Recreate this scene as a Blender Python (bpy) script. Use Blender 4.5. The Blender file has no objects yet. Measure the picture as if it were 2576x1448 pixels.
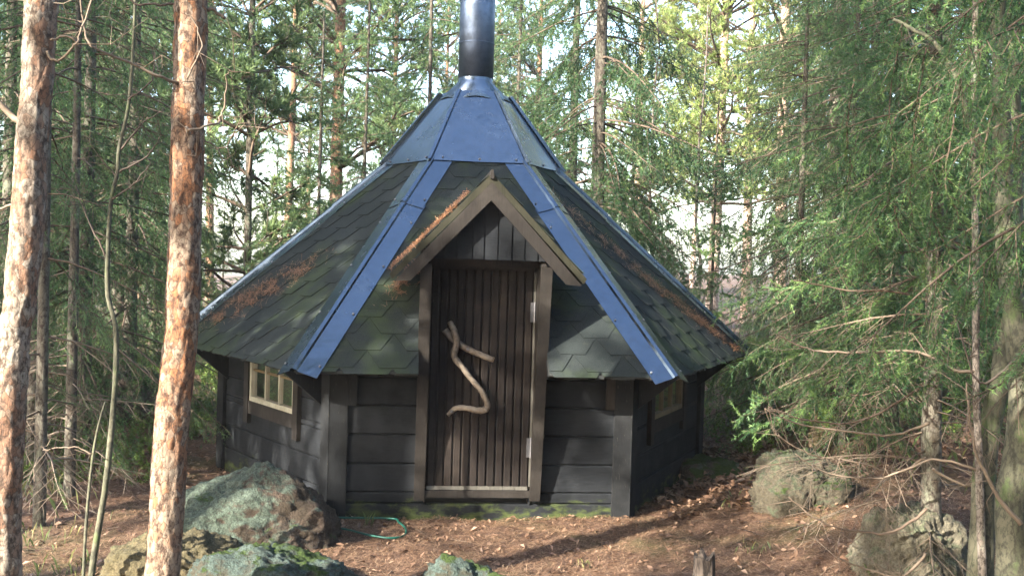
import bpy, math, random
import numpy as np
from mathutils import Vector, Matrix, noise

# ------------------------------------------------------------------ camera, sky, sun, exposure
sc = bpy.context.scene
COL = sc.collection
CAM = np.array([-.5615, -8.7485, 1.7198])
YAW, PITCH, ROLL = [math.radians(a) for a in (5.975, -1.349, 1.697)]
FPX = 2644.0                                   # focal length in pixels of a 2576 px wide picture
_d = np.array([math.sin(YAW)*math.cos(PITCH), math.cos(YAW)*math.cos(PITCH), math.sin(PITCH)])
_r = np.array([math.cos(YAW), -math.sin(YAW), 0.0]); _u = np.cross(_r, _d)
_R = _r*math.cos(ROLL)+_u*math.sin(ROLL); _U = -_r*math.sin(ROLL)+_u*math.cos(ROLL)
cam = bpy.data.cameras.new('camera'); camo = bpy.data.objects.new('camera', cam); COL.objects.link(camo)
cam.sensor_width = 36; cam.lens = FPX/2576*36; cam.clip_start = .05; cam.clip_end = 2000
camo.matrix_world = Matrix(((_R[0], _U[0], -_d[0], CAM[0]), (_R[1], _U[1], -_d[1], CAM[1]), (_R[2], _U[2], -_d[2], CAM[2]), (0, 0, 0, 1)))
sc.camera = camo

SUN_AZ = math.radians(52)                      # to the left of the line from the hut's front towards the viewer
SUN_EL = math.radians(27)
SUN = Vector((-math.sin(SUN_AZ)*math.cos(SUN_EL), -math.cos(SUN_AZ)*math.cos(SUN_EL), math.sin(SUN_EL)))
world = bpy.data.worlds.new('World'); sc.world = world; world.use_nodes = True
nt = world.node_tree; nt.nodes.clear()
wo = nt.nodes.new('ShaderNodeOutputWorld'); bg = nt.nodes.new('ShaderNodeBackground'); sky = nt.nodes.new('ShaderNodeTexSky')
sky.sky_type = 'NISHITA'; sky.sun_disc = False; sky.sun_elevation = SUN_EL
sky.sun_rotation = math.atan2(SUN.x, SUN.y); sky.air_density = 1.0; sky.dust_density = 2.0; sky.ozone_density = 1.0
bg.inputs[1].default_value = 0.15
nt.links.new(sky.outputs[0], bg.inputs[0]); nt.links.new(bg.outputs[0], wo.inputs[0])
sl = bpy.data.lights.new('sun', 'SUN'); sl.energy = 5.0; sl.angle = math.radians(.5); sl.color = (1, .93, .82)
so = bpy.data.objects.new('sun', sl); COL.objects.link(so)
so.rotation_euler = (-SUN).to_track_quat('-Z', 'Y').to_euler()
sc.view_settings.view_transform = 'Standard'; sc.view_settings.look = 'None'
sc.view_settings.gamma = 1; sc.view_settings.use_curve_mapping = False
sc.view_settings.exposure = 2.9

# trees on the sunward side: kind, distance towards the sun, sideways offset, size
SHADE = [('shade_pine', 9.5, -.12, 1.42), ('shade_pine', 8, -.9, 1), ('shade_pine', 9.5, -1.7, 1.1), ('spruce_a', 10, -3.2, 1), ('shade_pine', 13, -1.3, 1.3), ('spruce_b', 15, -2.4, 1.1), ('shade_pine', 11.5, 3.3, 1.3), ('spruce_thin', 9, 5., 1.), ('spruce_thin', 11, 2.6, 1.1), ('spruce_thin', 13, 4.0, 1.2), ('spruce_a', 16, -5, 1.2), ('spruce_b', 14, 8, 1.1)]
BEHIND = [(1.2, -11), (-1.0, -11.5), (3.2, -9.8), (5.2, -7.6), (-2.6, -10.6), (6.8, -5.2), (0, -14), (4.5, -10), (8.5, -7), (2, -14), (-1.8, -13.5), (6, -14), (9, -3), (11, -11), (-3, -18), (3, -19)]

def at(px, py, dist):                          # point on the sight line at a depth in metres
    v = _d+(px-1288)/FPX*_R-(py-724)/FPX*_U
    return CAM+v*dist
def onz(px, py, z):
    v = _d+(px-1288)/FPX*_R-(py-724)/FPX*_U
    return CAM+v*((z-CAM[2])/v[2])

# ------------------------------------------------------------------ materials
def lerp(a, b, t): return a+(b-a)*t
class Mat:
    def __init__(s, name, rough=.8, spec=.3, metal=0.0):
        s.m = bpy.data.materials.new(name); s.m.use_nodes = True
        s.t = s.m.node_tree; s.t.nodes.clear()
        s.out = s.n('OutputMaterial'); s.b = s.n('BsdfPrincipled'); s.l(s.b.outputs[0], s.out.inputs[0])
        s.b.inputs['Roughness'].default_value = rough; s.b.inputs['Metallic'].default_value = metal
        s.b.inputs['Specular IOR Level'].default_value = spec
        s.tc = s.n('TexCoord')
    def n(s, k, **kw):
        o = s.t.nodes.new('ShaderNode'+k)
        for a, v in kw.items(): setattr(o, a, v)
        return o
    def l(s, a, b): s.t.links.new(a, b)
    def co(s, scale=(1, 1, 1), src='Object', rot=(0, 0, 0)):
        mp = s.n('Mapping'); mp.inputs['Scale'].default_value = scale; mp.inputs['Rotation'].default_value = rot
        s.l(s.tc.outputs[src], mp.inputs[0]); return mp.outputs[0]
    def noise(s, co, scale, detail=4, rough=.6, dist=0):
        o = s.n('TexNoise'); o.inputs['Scale'].default_value = scale; o.inputs['Detail'].default_value = detail
        o.inputs['Roughness'].default_value = rough; o.inputs['Distortion'].default_value = dist
        s.l(co, o.inputs['Vector']); return o.outputs['Fac']
    def voro(s, co, scale, feat='F1', out='Distance', rnd=1):
        o = s.n('TexVoronoi'); o.feature = feat; o.inputs['Scale'].default_value = scale; o.inputs['Randomness'].default_value = rnd
        s.l(co, o.inputs['Vector']); return o.outputs[out]
    def ramp(s, f, stops, interp='LINEAR'):
        o = s.n('ValToRGB'); e = o.color_ramp; e.interpolation = interp
        while len(e.elements) < len(stops): e.elements.new(.5)
        for i, (p, c) in enumerate(stops):
            e.elements[i].position = p
            e.elements[i].color = (c, c, c, 1) if isinstance(c, (int, float)) else (*c, 1)
        s.l(f, o.inputs[0]); return o.outputs[0]
    def mix(s, f, a, b, mode='MIX'):
        o = s.n('Mix'); o.data_type = 'RGBA'; o.blend_type = mode
        for sock, v in ((o.inputs[0], f), (o.inputs[6], a), (o.inputs[7], b)):
            if isinstance(v, (int, float)): sock.default_value = v if sock == o.inputs[0] else (v, v, v, 1)
            elif isinstance(v, tuple): sock.default_value = (*v, 1)
            else: s.l(v, sock)
        return o.outputs[2]
    def math(s, op, a, b=0.0):
        o = s.n('Math'); o.operation = op
        for i, v in enumerate((a, b)):
            if isinstance(v, (int, float)): o.inputs[i].default_value = v
            else: s.l(v, o.inputs[i])
        return o.outputs[0]
    def color(s, c):
        if isinstance(c, tuple): s.b.inputs['Base Color'].default_value = (*c, 1)
        else: s.l(c, s.b.inputs['Base Color'])
        return s
    def rough(s, c): s.l(c, s.b.inputs['Roughness']); return s
    def bump(s, h, strength=.5, dist=.01):
        o = s.n('Bump'); o.inputs['Strength'].default_value = strength; o.inputs['Distance'].default_value = dist
        s.l(h, o.inputs['Height']); s.l(o.outputs[0], s.b.inputs['Normal']); return s
    def objrand(s):
        return s.n('ObjectInfo').outputs['Random']
    def attr(s, name):
        o = s.n('Attribute'); o.attribute_name = name; return o.outputs['Fac']

M = {}
def wood(name, base, light, dark, grain=(3, 3, .25), var=.35, rough=.65, wear=None, moss=None, spec=.2):
    m = Mat(name, rough, spec)
    n1 = m.noise(m.co(tuple(g*14 for g in grain)), 3, 6, .65)
    n2 = m.noise(m.co((1, 1, 1)), 5, 4)
    c = m.mix(m.ramp(n1, [(.3, 0), (.75, 1)]), dark, base)
    c = m.mix(m.ramp(n2, [(.45, 0), (.8, 1)]), c, light)
    r = m.objrand()
    c = m.mix(m.math('MULTIPLY', r, var), c, m.mix(1.0, c, .45, 'MULTIPLY'))
    if wear:
        n3 = m.noise(m.co(tuple(g*30 for g in grain)), 2.0, 5, .7)
        c = m.mix(m.ramp(n3, [(.64, 0), (.72, .8)]), c, wear)
    if moss:
        geo = m.n('NewGeometry'); sp = m.n('SeparateXYZ'); m.l(geo.outputs['Position'], sp.inputs[0])
        h = m.math('SUBTRACT', moss, sp.outputs['Z'])
        h = m.math('MULTIPLY', h, 7)
        n4 = m.noise(m.co((1, 1, 2), src='Object'), 7, 5, .7)
        h = m.math('ADD', h, m.math('MULTIPLY', m.math('SUBTRACT', n4, .5), 5.5))
        c = m.mix(m.ramp(h, [(.1, 0), (.9, .85)]), c, m.mix(n1, (.025, .035, .012), (.065, .08, .025)))
    m.color(c); m.bump(n1, .35, .004); M[name] = m.m
wood('dark_paint', (.014, .0155, .018), (.024, .026, .029), (.007, .008, .009), grain=(.25, .25, 3), moss=.10, rough=.85, spec=.07, wear=(.045, .044, .042))
wood('post_paint', (.013, .014, .015), (.024, .025, .026), (.007, .0075, .008), wear=(.16, .14, .11), rough=.8, spec=.07)
wood('trim', (.024, .021, .018), (.04, .035, .03), (.012, .010, .009), rough=.75, spec=.1)
wood('trim_green', (.028, .027, .018), (.046, .042, .03), (.014, .014, .009), rough=.8, spec=.08)
wood('door_wood', (.022, .017, .0145), (.038, .03, .025), (.006, .005, .005), rough=.75, wear=(.10, .075, .055), var=.6, spec=.08)
wood('cream', (.3, .28, .22), (.38, .36, .29), (.18, .16, .11), rough=.5, var=.1)
wood('weathered', (.10, .095, .08), (.15, .14, .12), (.05, .047, .04), rough=.7, var=.5)
wood('tan_frame', (.16, .11, .055), (.2, .145, .08), (.08, .055, .025), rough=.6)
wood('pine_panel', (.32, .17, .07), (.4, .23, .1), (.16, .08, .035), rough=.55)
wood('driftwood', (.15, .12, .09), (.27, .225, .175), (.04, .03, .024), grain=(1.2, 1.2, 1.2), rough=.6, var=0)
wood('cut_wood', (.55, .38, .2), (.6, .44, .26), (.35, .24, .13), rough=.7)

def shingle():
    m = Mat('shingle', .95, .05)
    g = m.noise(m.co((1, 1, 1)), 260, 2, .5)
    n = m.noise(m.co((1, 1, 1)), 2.2, 6, .65)
    n2 = m.noise(m.co((1, 1, 1)), 9, 5, .7)
    c = m.mix(m.ramp(g, [(.35, 0), (.68, 1)]), (.010, .013, .0135), (.034, .039, .038))
    c = m.mix(m.math('MULTIPLY', m.objrand(), .35), c, (.012, .016, .015))
    c = m.mix(m.ramp(n, [(.48, 0), (.72, .5)]), c, (.045, .065, .02))
    c = m.mix(m.ramp(n2, [(.62, 0), (.8, .4)]), c, (.08, .075, .055))
    m.color(c); m.bump(g, .5, .003); M['shingle'] = m.m
shingle()
def metal(name, col, rough=.22):
    m = Mat(name, rough, .5, 1.0)
    n = m.noise(m.co((1, 1, 1)), 3.5, 4, .6)
    n2 = m.noise(m.co((1, 1, 1)), 24, 5, .7)
    n3 = m.noise(m.co((1, 1, 1)), 90, 3, .7)
    c = m.mix(m.ramp(n2, [(.45, 0), (.75, .6)]), col, tuple(x*.5 for x in col)); c = m.mix(m.ramp(n3, [(.66, 0), (.72, .5)]), c, (.12, .1, .07))
    m.color(c); m.rough(m.ramp(n, [(.3, rough*.8), (.7, rough*1.5)])); m.bump(m.math('ADD', n, m.math('MULTIPLY', m.noise(m.co((1, 1, 1)), 1.7, 2), 3)), .16, .03); M[name] = m.m
metal('roof_metal', (.115, .14, .17), .2)
metal('flue_metal', (.11, .14, .20), .42)
metal('steel', (.16, .16, .17), .5)
def plain(name, col, rough=.7, var=.3, scale=20, spec=.3, bump=.3):
    m = Mat(name, rough, spec)
    n = m.noise(m.co(), scale, 5, .65)
    m.color(m.mix(n, tuple(c*(1-var) for c in col), tuple(min(1, c*(1+var)) for c in col))); m.bump(n, bump, .01); M[name] = m.m
plain('underlay', (.018, .02, .019), .95)
plain('black', (.008, .008, .008), .9)
plain('hose_green', (.005, .06, .042), .4, .2)
plain('paper', (.6, .6, .62), .8, .1)
def glass():
    m = bpy.data.materials.new('glass'); m.use_nodes = True; t = m.node_tree; t.nodes.clear()
    o = t.nodes.new('ShaderNodeOutputMaterial'); mx = t.nodes.new('ShaderNodeMixShader'); a = t.nodes.new('ShaderNodeBsdfTransparent')
    b = t.nodes.new('ShaderNodeBsdfGlossy'); b.inputs['Roughness'].default_value = .06; f = t.nodes.new('ShaderNodeFresnel'); f.inputs[0].default_value = 1.5
    a.inputs[0].default_value = (.8, .82, .8, 1)
    t.links.new(f.outputs[0], mx.inputs[0]); t.links.new(a.outputs[0], mx.inputs[1]); t.links.new(b.outputs[0], mx.inputs[2]); t.links.new(mx.outputs[0], o.inputs[0])
    M['glass'] = m
glass()

def foliage(name, dark, light, tip, trans=.35):
    m = bpy.data.materials.new(name); m.use_nodes = True; t = m.node_tree; t.nodes.clear()
    N = t.nodes.new; L = t.links.new
    o = N('ShaderNodeOutputMaterial'); at_ = N('ShaderNodeAttribute'); at_.attribute_name = 'tint'
    oi = N('ShaderNodeObjectInfo'); r = N('ShaderNodeValToRGB'); e = r.color_ramp
    e.elements[0].color = (*dark, 1); e.elements[1].color = (*tip, 1); x = e.elements.new(.6); x.color = (*light, 1)
    hs = N('ShaderNodeHueSaturation'); mr = N('ShaderNodeMapRange'); mr.inputs[3].default_value = .75; mr.inputs[4].default_value = 1.35
    L(oi.outputs['Random'], mr.inputs[0]); L(mr.outputs[0], hs.inputs['Value'])
    L(at_.outputs['Fac'], r.inputs[0]); L(r.outputs[0], hs.inputs['Color'])
    d = N('ShaderNodeBsdfPrincipled'); d.inputs['Roughness'].default_value = .5; d.inputs['Specular IOR Level'].default_value = .35
    tr = N('ShaderNodeBsdfTranslucent'); mx = N('ShaderNodeMixShader'); mx.inputs[0].default_value = trans
    h2 = N('ShaderNodeHueSaturation'); h2.inputs['Value'].default_value = 1.45; h2.inputs['Hue'].default_value = .49; L(hs.outputs[0], h2.inputs['Color'])
    L(hs.outputs[0], d.inputs['Base Color']); L(h2.outputs[0], tr.inputs[0])
    L(d.outputs[0], mx.inputs[1]); L(tr.outputs[0], mx.inputs[2]); L(mx.outputs[0], o.inputs[0]); M[name] = m
foliage('spruce_needles', (.028, .06, .03), (.06, .115, .05), (.12, .18, .065), .45)
foliage('near_needles', (.022, .045, .02), (.046, .096, .038), (.13, .205, .065), .45)
foliage('pine_needles', (.055, .10, .045), (.11, .17, .07), (.18, .23, .09), .45)
foliage('sunlit_pine_needles', (.10, .15, .045), (.19, .25, .08), (.3, .33, .12), .45)  # brighter copy of the pine needles, sunlight put into the colour
foliage('brown_needles', (.10, .045, .02), (.2, .095, .045), (.34, .19, .1), .15)
foliage('litter_needles', (.09, .045, .026), (.2, .115, .068), (.42, .29, .18), .1)
foliage('dead_leaves', (.07, .038, .022), (.15, .088, .055), (.26, .175, .115), .15)
foliage('moss_tufts', (.04, .07, .012), (.08, .13, .02), (.15, .2, .04), .2)
foliage('grass', (.03, .05, .015), (.06, .085, .025), (.17, .15, .06), .3)

def bark(name, flake, under, crack, scale=18, zs=.35, lich=None, bs=.9):
    m = Mat(name, .85, .2)
    w = m.n('TexNoise'); w.inputs['Scale'].default_value = 14; w.inputs['Detail'].default_value = 4; m.l(m.co((1, 1, .7)), w.inputs['Vector'])
    wv = m.n('VectorMath', operation='ADD'); sc_ = m.n('VectorMath', operation='SCALE'); sc_.inputs['Scale'].default_value = .035
    m.l(w.outputs['Color'], sc_.inputs[0]); m.l(m.co((1, 1, zs)), wv.inputs[0]); m.l(sc_.outputs[0], wv.inputs[1])
    cell = m.voro(wv.outputs[0], scale, 'F1', 'Color'); edge = m.voro(wv.outputs[0], scale, 'F1', 'Distance')
    n = m.noise(m.co((1, 1, .6)), 40, 7, .75); big = m.noise(m.co((1, 1, .35)), 6, 4, .6); vb = m.noise(m.co((1, 1, 1)), 1.6, 3)
    sp = m.n('SeparateColor'); m.l(cell, sp.inputs[0])
    f = m.math('ADD', m.math('MULTIPLY', sp.outputs[0], .22), m.math('ADD', m.math('MULTIPLY', big, .45), m.math('ADD', m.math('MULTIPLY', n, .2), m.math('MULTIPLY', vb, .5))))
    po = m.n('SeparateXYZ'); m.l(m.tc.outputs['Object'], po.inputs[0]); f = m.math('ADD', f, m.math('MULTIPLY', m.math('SUBTRACT', po.outputs['Z'], 1.8), .035))
    c = m.mix(m.ramp(f, [(.64, 0), (.78, 1)]), flake, under)
    c = m.mix(m.math('MULTIPLY', sp.outputs[2], .35), c, m.mix(.5, flake, under))
    c = m.mix(m.ramp(n, [(.40, .95), (.54, 0)]), c, crack)
    ed = m.voro(wv.outputs[0], scale, 'DISTANCE_TO_EDGE'); c = m.mix(m.ramp(ed, [(.0, .75), (.05, 0)]), c, crack)
    if lich:
        ln = m.noise(m.co((1, 1, .6)), 7, 6, .75); c = m.mix(m.ramp(ln, [(.55, 0), (.66, .75)]), c, lich)
    m.color(c)
    h = m.math('ADD', m.math('MULTIPLY', edge, -.5), m.math('ADD', m.math('MULTIPLY', n, 1.3), m.math('MULTIPLY', sp.outputs[1], .35)))
    m.bump(h, bs, .012); M[name] = m.m
bark('pine_bark', (.26, .225, .18), (.19, .10, .06), (.05, .035, .026), 38, .6)
bark('red_bark', (.27, .19, .13), (.23, .12, .07), (.08, .045, .03), 16, .4)
bark('pine_red', (.22, .175, .13), (.21, .092, .042), (.045, .026, .018), 34, .6)
bark('grey_bark', (.22, .19, .16), (.13, .1, .08), (.04, .032, .026), 22, .5, lich=(.2, .22, .16))
bark('spruce_bark', (.125, .115, .09), (.08, .068, .05), (.035, .025, .02), 26, .5, lich=(.16, .17, .12))
bark('smooth_bark', (.10, .095, .065), (.07, .07, .045), (.035, .035, .025), 12, .4, lich=(.07, .10, .035), bs=.4)
bark('stump', (.07, .055, .045), (.05, .04, .03), (.015, .012, .01), 22, .5)
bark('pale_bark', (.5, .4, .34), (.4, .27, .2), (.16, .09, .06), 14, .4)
plain('twig', (.085, .06, .042), .8, .5, 6)
plain('twig_pale', (.13, .098, .07), .8, .4, 6)
plain('twig_dark', (.06, .045, .035), .8, .4, 6)

def rockmat(name, base, pink, lich, moss_amt=.0, lich_lo=.5, lmix=.85):
    m = Mat(name, .9, .2)
    a = m.noise(m.co(), 5, 8, .7); b = m.noise(m.co(), 38, 5, .7); c_ = m.noise(m.co(), 11, 7, .75, .6)
    c = m.mix(m.ramp(a, [(.4, 0), (.62, 1)]), base, pink)
    c = m.mix(m.ramp(b, [(.35, .55), (.6, 0)]), c, tuple(x*.35 for x in base))
    ln = m.math('ADD', m.math('MULTIPLY', c_, .6), m.math('MULTIPLY', a, .4))
    geo = m.n('NewGeometry'); sp = m.n('SeparateXYZ'); m.l(geo.outputs['Normal'], sp.inputs[0])
    lf = m.math('ADD', ln, m.math('MULTIPLY', sp.outputs['Z'], .1))
    if name == 'rock_lichen': px_ = m.n('SeparateXYZ'); m.l(m.tc.outputs['Object'], px_.inputs[0]); lf = m.math('SUBTRACT', lf, m.math('MULTIPLY', m.math('ADD', px_.outputs['X'], .05), .28))
    lc = m.mix(m.ramp(b, [(.4, 0), (.6, 1)]), tuple(x*.45 for x in lich), lich)
    c = m.mix(m.ramp(lf, [(lich_lo, 0), (lich_lo+.07, lmix)]), c, lc)
    if moss_amt:
        mn = m.math('ADD', m.math('MULTIPLY', m.noise(m.co(), 3.2, 5, .6), 1.0), m.math('MULTIPLY', sp.outputs['Z'], .28))
        c = m.mix(m.ramp(mn, [(.88-moss_amt, 0), (.94-moss_amt, 1)]), c, m.mix(b, (.018, .034, .006), (.05, .08, .014)))
    g_ = m.noise(m.co(), 120, 3, .7); c = m.mix(m.ramp(g_, [(.4, .5), (.55, 0)]), c, tuple(x*.3 for x in base))
    m.color(c); m.bump(m.math('ADD', m.math('MULTIPLY', g_, .4), m.math('ADD', b, m.math('MULTIPLY', c_, 1.5))), 1, .025); M[name] = m.m
rockmat('rock_lichen', (.045, .034, .022), (.085, .06, .045), (.085, .12, .09), .06, .50)
rockmat('rock_mossy', (.05, .05, .035), (.08, .07, .05), (.075, .11, .095), .16, .5)
rockmat('rock_tan', (.10, .085, .045), (.14, .11, .06), (.09, .11, .05), .02, .62, .5)
rockmat('rock_grey', (.07, .06, .04), (.10, .085, .06), (.06, .085, .045), .14, .53, .7)
rockmat('rock_pale', (.15, .135, .095), (.19, .165, .12), (.11, .14, .075), .10, .55, .7)
rockmat('moss_rock', (.08, .065, .05), (.12, .09, .07), (.10, .13, .11), .22, .56)
def groundmat():
    m = Mat('ground', .95, .15)
    a = m.noise(m.co(), 1.1, 6, .65); b = m.noise(m.co(), 22, 8, .75); v = m.voro(m.co((1, 1, 1)), 26, 'F1', 'Color')
    sp = m.n('SeparateColor'); m.l(v, sp.inputs[0])
    c = m.mix(m.ramp(b, [(.35, 0), (.65, 1)]), (.032, .018, .013), (.115, .066, .042))
    c = m.mix(m.math('MULTIPLY', sp.outputs[0], .55), c, m.mix(sp.outputs[1], (.04, .025, .018), (.16, .10, .066)))
    c = m.mix(m.ramp(a, [(.52, 0), (.7, .55)]), c, (.06, .075, .025))
    m.color(c); m.bump(m.math('ADD', b, sp.outputs[2]), .8, .03); M['ground'] = m.m
groundmat()

# ------------------------------------------------------------------ mesh helpers
def tag(o, label=None, cat=None, group=None, kind=None):
    if label: o['label'] = label
    if cat: o['category'] = cat
    if group: o['group'] = group
    if kind: o['kind'] = kind
    return o
def empty(name, loc=(0, 0, 0), label=None, cat=None, group=None):
    o = bpy.data.objects.new(name, None); COL.objects.link(o); o.location = loc; o.empty_display_size = .2
    return tag(o, label, cat, group)
def link(name, me, mat=None, parent=None, loc=None):
    o = bpy.data.objects.new(name, me); COL.objects.link(o)
    if mat and not me.materials: me.materials.append(M[mat])
    if parent: o.parent = parent
    if loc is not None: o.location = loc
    return o
def npmesh(name, V, F, tint=None, smooth=False):
    """F: (n,k) int array, every face with k corners"""
    V = np.asarray(V, np.float32); F = np.asarray(F, np.int32); n, k = F.shape
    me = bpy.data.meshes.new(name); me.vertices.add(len(V)); me.vertices.foreach_set('co', V.ravel())
    me.loops.add(n*k); me.loops.foreach_set('vertex_index', F.ravel())
    me.polygons.add(n); me.polygons.foreach_set('loop_start', np.arange(0, n*k, k, dtype=np.int32))
    me.polygons.foreach_set('use_smooth', np.full(n, smooth))
    if tint is not None:
        a = me.attributes.new('tint', 'FLOAT', 'POINT'); a.data.foreach_set('value', np.asarray(tint, np.float32))
    me.update(calc_edges=True); return me
class MB:
    def __init__(s): s.v = []; s.f = []
    def poly(s, pts, faces):
        b = len(s.v); s.v += [tuple(p) for p in pts]; s.f += [tuple(b+i for i in f) for f in faces]; return s
    def hexa(s, p):                            # 4 lower + 4 upper points
        return s.poly(p, [(3, 2, 1, 0), (4, 5, 6, 7), (0, 1, 5, 4), (1, 2, 6, 5), (2, 3, 7, 6), (3, 0, 4, 7)])
    def prism(s, poly, d):                     # extrude a 3d polygon by vector d
        n = len(poly); p = [Vector(q) for q in poly]; p += [q+Vector(d) for q in p]
        return s.poly(p, [tuple(range(n))[::-1], tuple(range(n, 2*n))]+[(i, (i+1) % n, n+(i+1) % n, n+i) for i in range(n)])
    def tube(s, pts, rad, n=8, caps=True, smooth=None):
        pts = [Vector(p) for p in pts]; b = len(s.v); k = len(pts)
        if isinstance(rad, (int, float)): rad = [rad]*k
        up = None
        for i, p in enumerate(pts):
            t = (pts[min(i+1, k-1)]-pts[max(i-1, 0)]).normalized()
            if up is None: up = t.orthogonal().normalized()
            up = (up-t*up.dot(t)).normalized(); w = t.cross(up)
            for j in range(n):
                a = 2*math.pi*j/n; s.v.append(tuple(p+(up*math.cos(a)+w*math.sin(a))*rad[i]))
        for i in range(k-1):
            for j in range(n):
                s.f.append((b+i*n+j, b+i*n+(j+1) % n, b+(i+1)*n+(j+1) % n, b+(i+1)*n+j))
        if caps: s.f.append(tuple(b+j for j in range(n))[::-1]); s.f.append(tuple(b+(k-1)*n+j for j in range(n)))
        return s
    def mesh(s, name, smooth=False):
        me = bpy.data.meshes.new(name); me.from_pydata(s.v, [], s.f); me.update()
        if smooth: me.polygons.foreach_set('use_smooth', [len(p.vertices) == 4 for p in me.polygons])
        return me
    def build(s, name, mat, parent=None, smooth=False, label=None):
        o = link(name, s.mesh(name, smooth), mat, parent)
        if label: o['label'] = label
        return o

# ------------------------------------------------------------------ ground
def ss(a, b, x): t = np.clip((x-a)/(b-a), 0, 1); return t*t*(3-2*t)
def gh(x, y):
    x = np.asarray(x, float); y = np.asarray(y, float)
    h = .04*np.sin(x*1.7+.6)*np.cos(y*1.3)*ss(2.2, 3.6, np.hypot(x, y))
    h = h+.35*ss(1.9, 3.4, x)*ss(-2.4, .2, y)*(1-ss(7, 12, y)*.3)          # bank right of the hut
    h = h+.55*np.exp(-(((x-2.9)/.9)**2+((y+2.1)/.7)**2))*.35
    h = h+.5*np.exp(-(((x+4.6)/1.3)**2+((y-2.6)/1.7)**2))                  # mound at the left
    h = h-.12*ss(-2.6, -3.6, x)*ss(1, -1, y)
    h = h+.09*ss(1.5, 2.0, x)*ss(-2.0, -1.2, y)
    h = h+.6*ss(12, 40, y)*ss(0, 25, x)-1.2*ss(10, 45, y)*ss(5, -10, x)
    return h
def axis(lo, hi, fine, far):
    a = list(np.arange(lo, hi, fine)); st = fine; x = a[-1]
    while x < far: st = min(st*1.22, 25); x += st; a.append(x)
    st = fine; x = a[0]; b = []
    while x > -far: st = min(st*1.22, 25); x -= st; b.append(x)
    return np.array(b[::-1]+a)
def ground():
    X = axis(-4.6, 5.2, .045, 130); Y = axis(-4.3, 2.5, .045, 130)
    gx, gy = np.meshgrid(X, Y); z = gh(gx, gy)
    rng = np.random.RandomState(3)
    near = ((gx > -5) & (gx < 5.5) & (gy > -5) & (gy < 3))
    nz = np.zeros_like(z)
    idx = np.argwhere(near)
    for i, j in idx:
        p = Vector((gx[i, j], gy[i, j], 0)); nz[i, j] = .030*noise.fractal(p*3.1, 1, 2, 4)+.012*noise.noise(p*17)
    inside = np.hypot(gx, gy) < 1.7
    z = z+nz; z = np.where(inside, -.06, z)
    V = np.stack([gx, gy, z], -1).reshape(-1, 3); nx = len(X); ny = len(Y)
    i = np.arange(nx-1)[None, :]+np.arange(ny-1)[:, None]*nx
    F = np.stack([i, i+1, i+1+nx, i+nx], -1).reshape(-1, 4)
    o = link('ground', npmesh('ground', V, F, smooth=True), 'ground'); o['kind'] = 'structure'
ground()

def lens_veil():  # thin volume added to imitate lens veiling and lighten the far trees
    mb = MB(); bx = [(-140, -140), (140, -140), (140, 140), (-140, 140)]
    mb.hexa([(x, y, -6) for x, y in bx]+[(x, y, 22) for x, y in bx])
    m = bpy.data.materials.new('lens_veil'); m.use_nodes = True; t = m.node_tree; t.nodes.clear()
    o = t.nodes.new('ShaderNodeOutputMaterial'); v = t.nodes.new('ShaderNodeVolumePrincipled'); v.inputs['Color'].default_value = (.93, .97, 1, 1)
    v.inputs['Density'].default_value = LENS_VEIL; v.inputs['Anisotropy'].default_value = .0
    t.links.new(v.outputs[0], o.inputs['Volume']); M['lens_veil'] = m; o = mb.build('lens_veil', 'lens_veil'); o['kind'] = 'stuff'
LENS_VEIL = .0007
if LENS_VEIL: lens_veil()

# ------------------------------------------------------------------ the hut
hut = empty('grill_hut', (0, 0, 0), 'black six sided wooden hut with a tall conical shingled roof and round flue', 'hut')
RW, ZE, RE, ZC, RC, ZT, RT = 2.0, 1.015, 2.412, 2.49, .713, 3.045, .281
ANG = [240, 300, 0, 60, 120, 180]
def cor(R, k, z): a = math.radians(ANG[k % 6]); return Vector((R*math.cos(a), R*math.sin(a), z))
class Face:
    def __init__(s, k):
        s.o = cor(RW, k, 0); s.e = (cor(RW, k+1, 0)-s.o).normalized(); a = math.radians(ANG[k]+30); s.n = Vector((math.cos(a), math.sin(a), 0))
    def p(s, u, z, n): return s.o+s.e*u+s.n*n+Vector((0, 0, z))
    def box(s, mb, u0, u1, z0, z1, n0, n1):
        return mb.hexa([s.p(u0, z0, n0), s.p(u1, z0, n0), s.p(u1, z0, n1), s.p(u0, z0, n1), s.p(u0, z1, n0), s.p(u1, z1, n0), s.p(u1, z1, n1), s.p(u0, z1, n1)])
FACE = [Face(k) for k in range(6)]
rnd = random.Random(5)
def log_board(F, u0, u1, z0, z1):
    c = .009; n0, n1 = -.045, rnd.uniform(-.002, .002)
    prof = [(z0, n0), (z0, n1-c), (z0+c*.8, n1), (z1-c, n1), (z1-.001, n1-c*1.3), (z1-.001, n0)]
    mb = MB(); mb.prism([F.p(u0, z, n) for z, n in prof][::-1], F.e*(u1-u0)); mb.build('wall_board', 'dark_paint', hut)
WIN = {5: (.62, 1.46, 'cream'), 1: (.50, 1.34, 'tan_frame'), 2: (.58, 1.42, 'tan_frame'), 4: (.58, 1.42, 'tan_frame')}
ZW0, ZW1 = .60, 1.10
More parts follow.
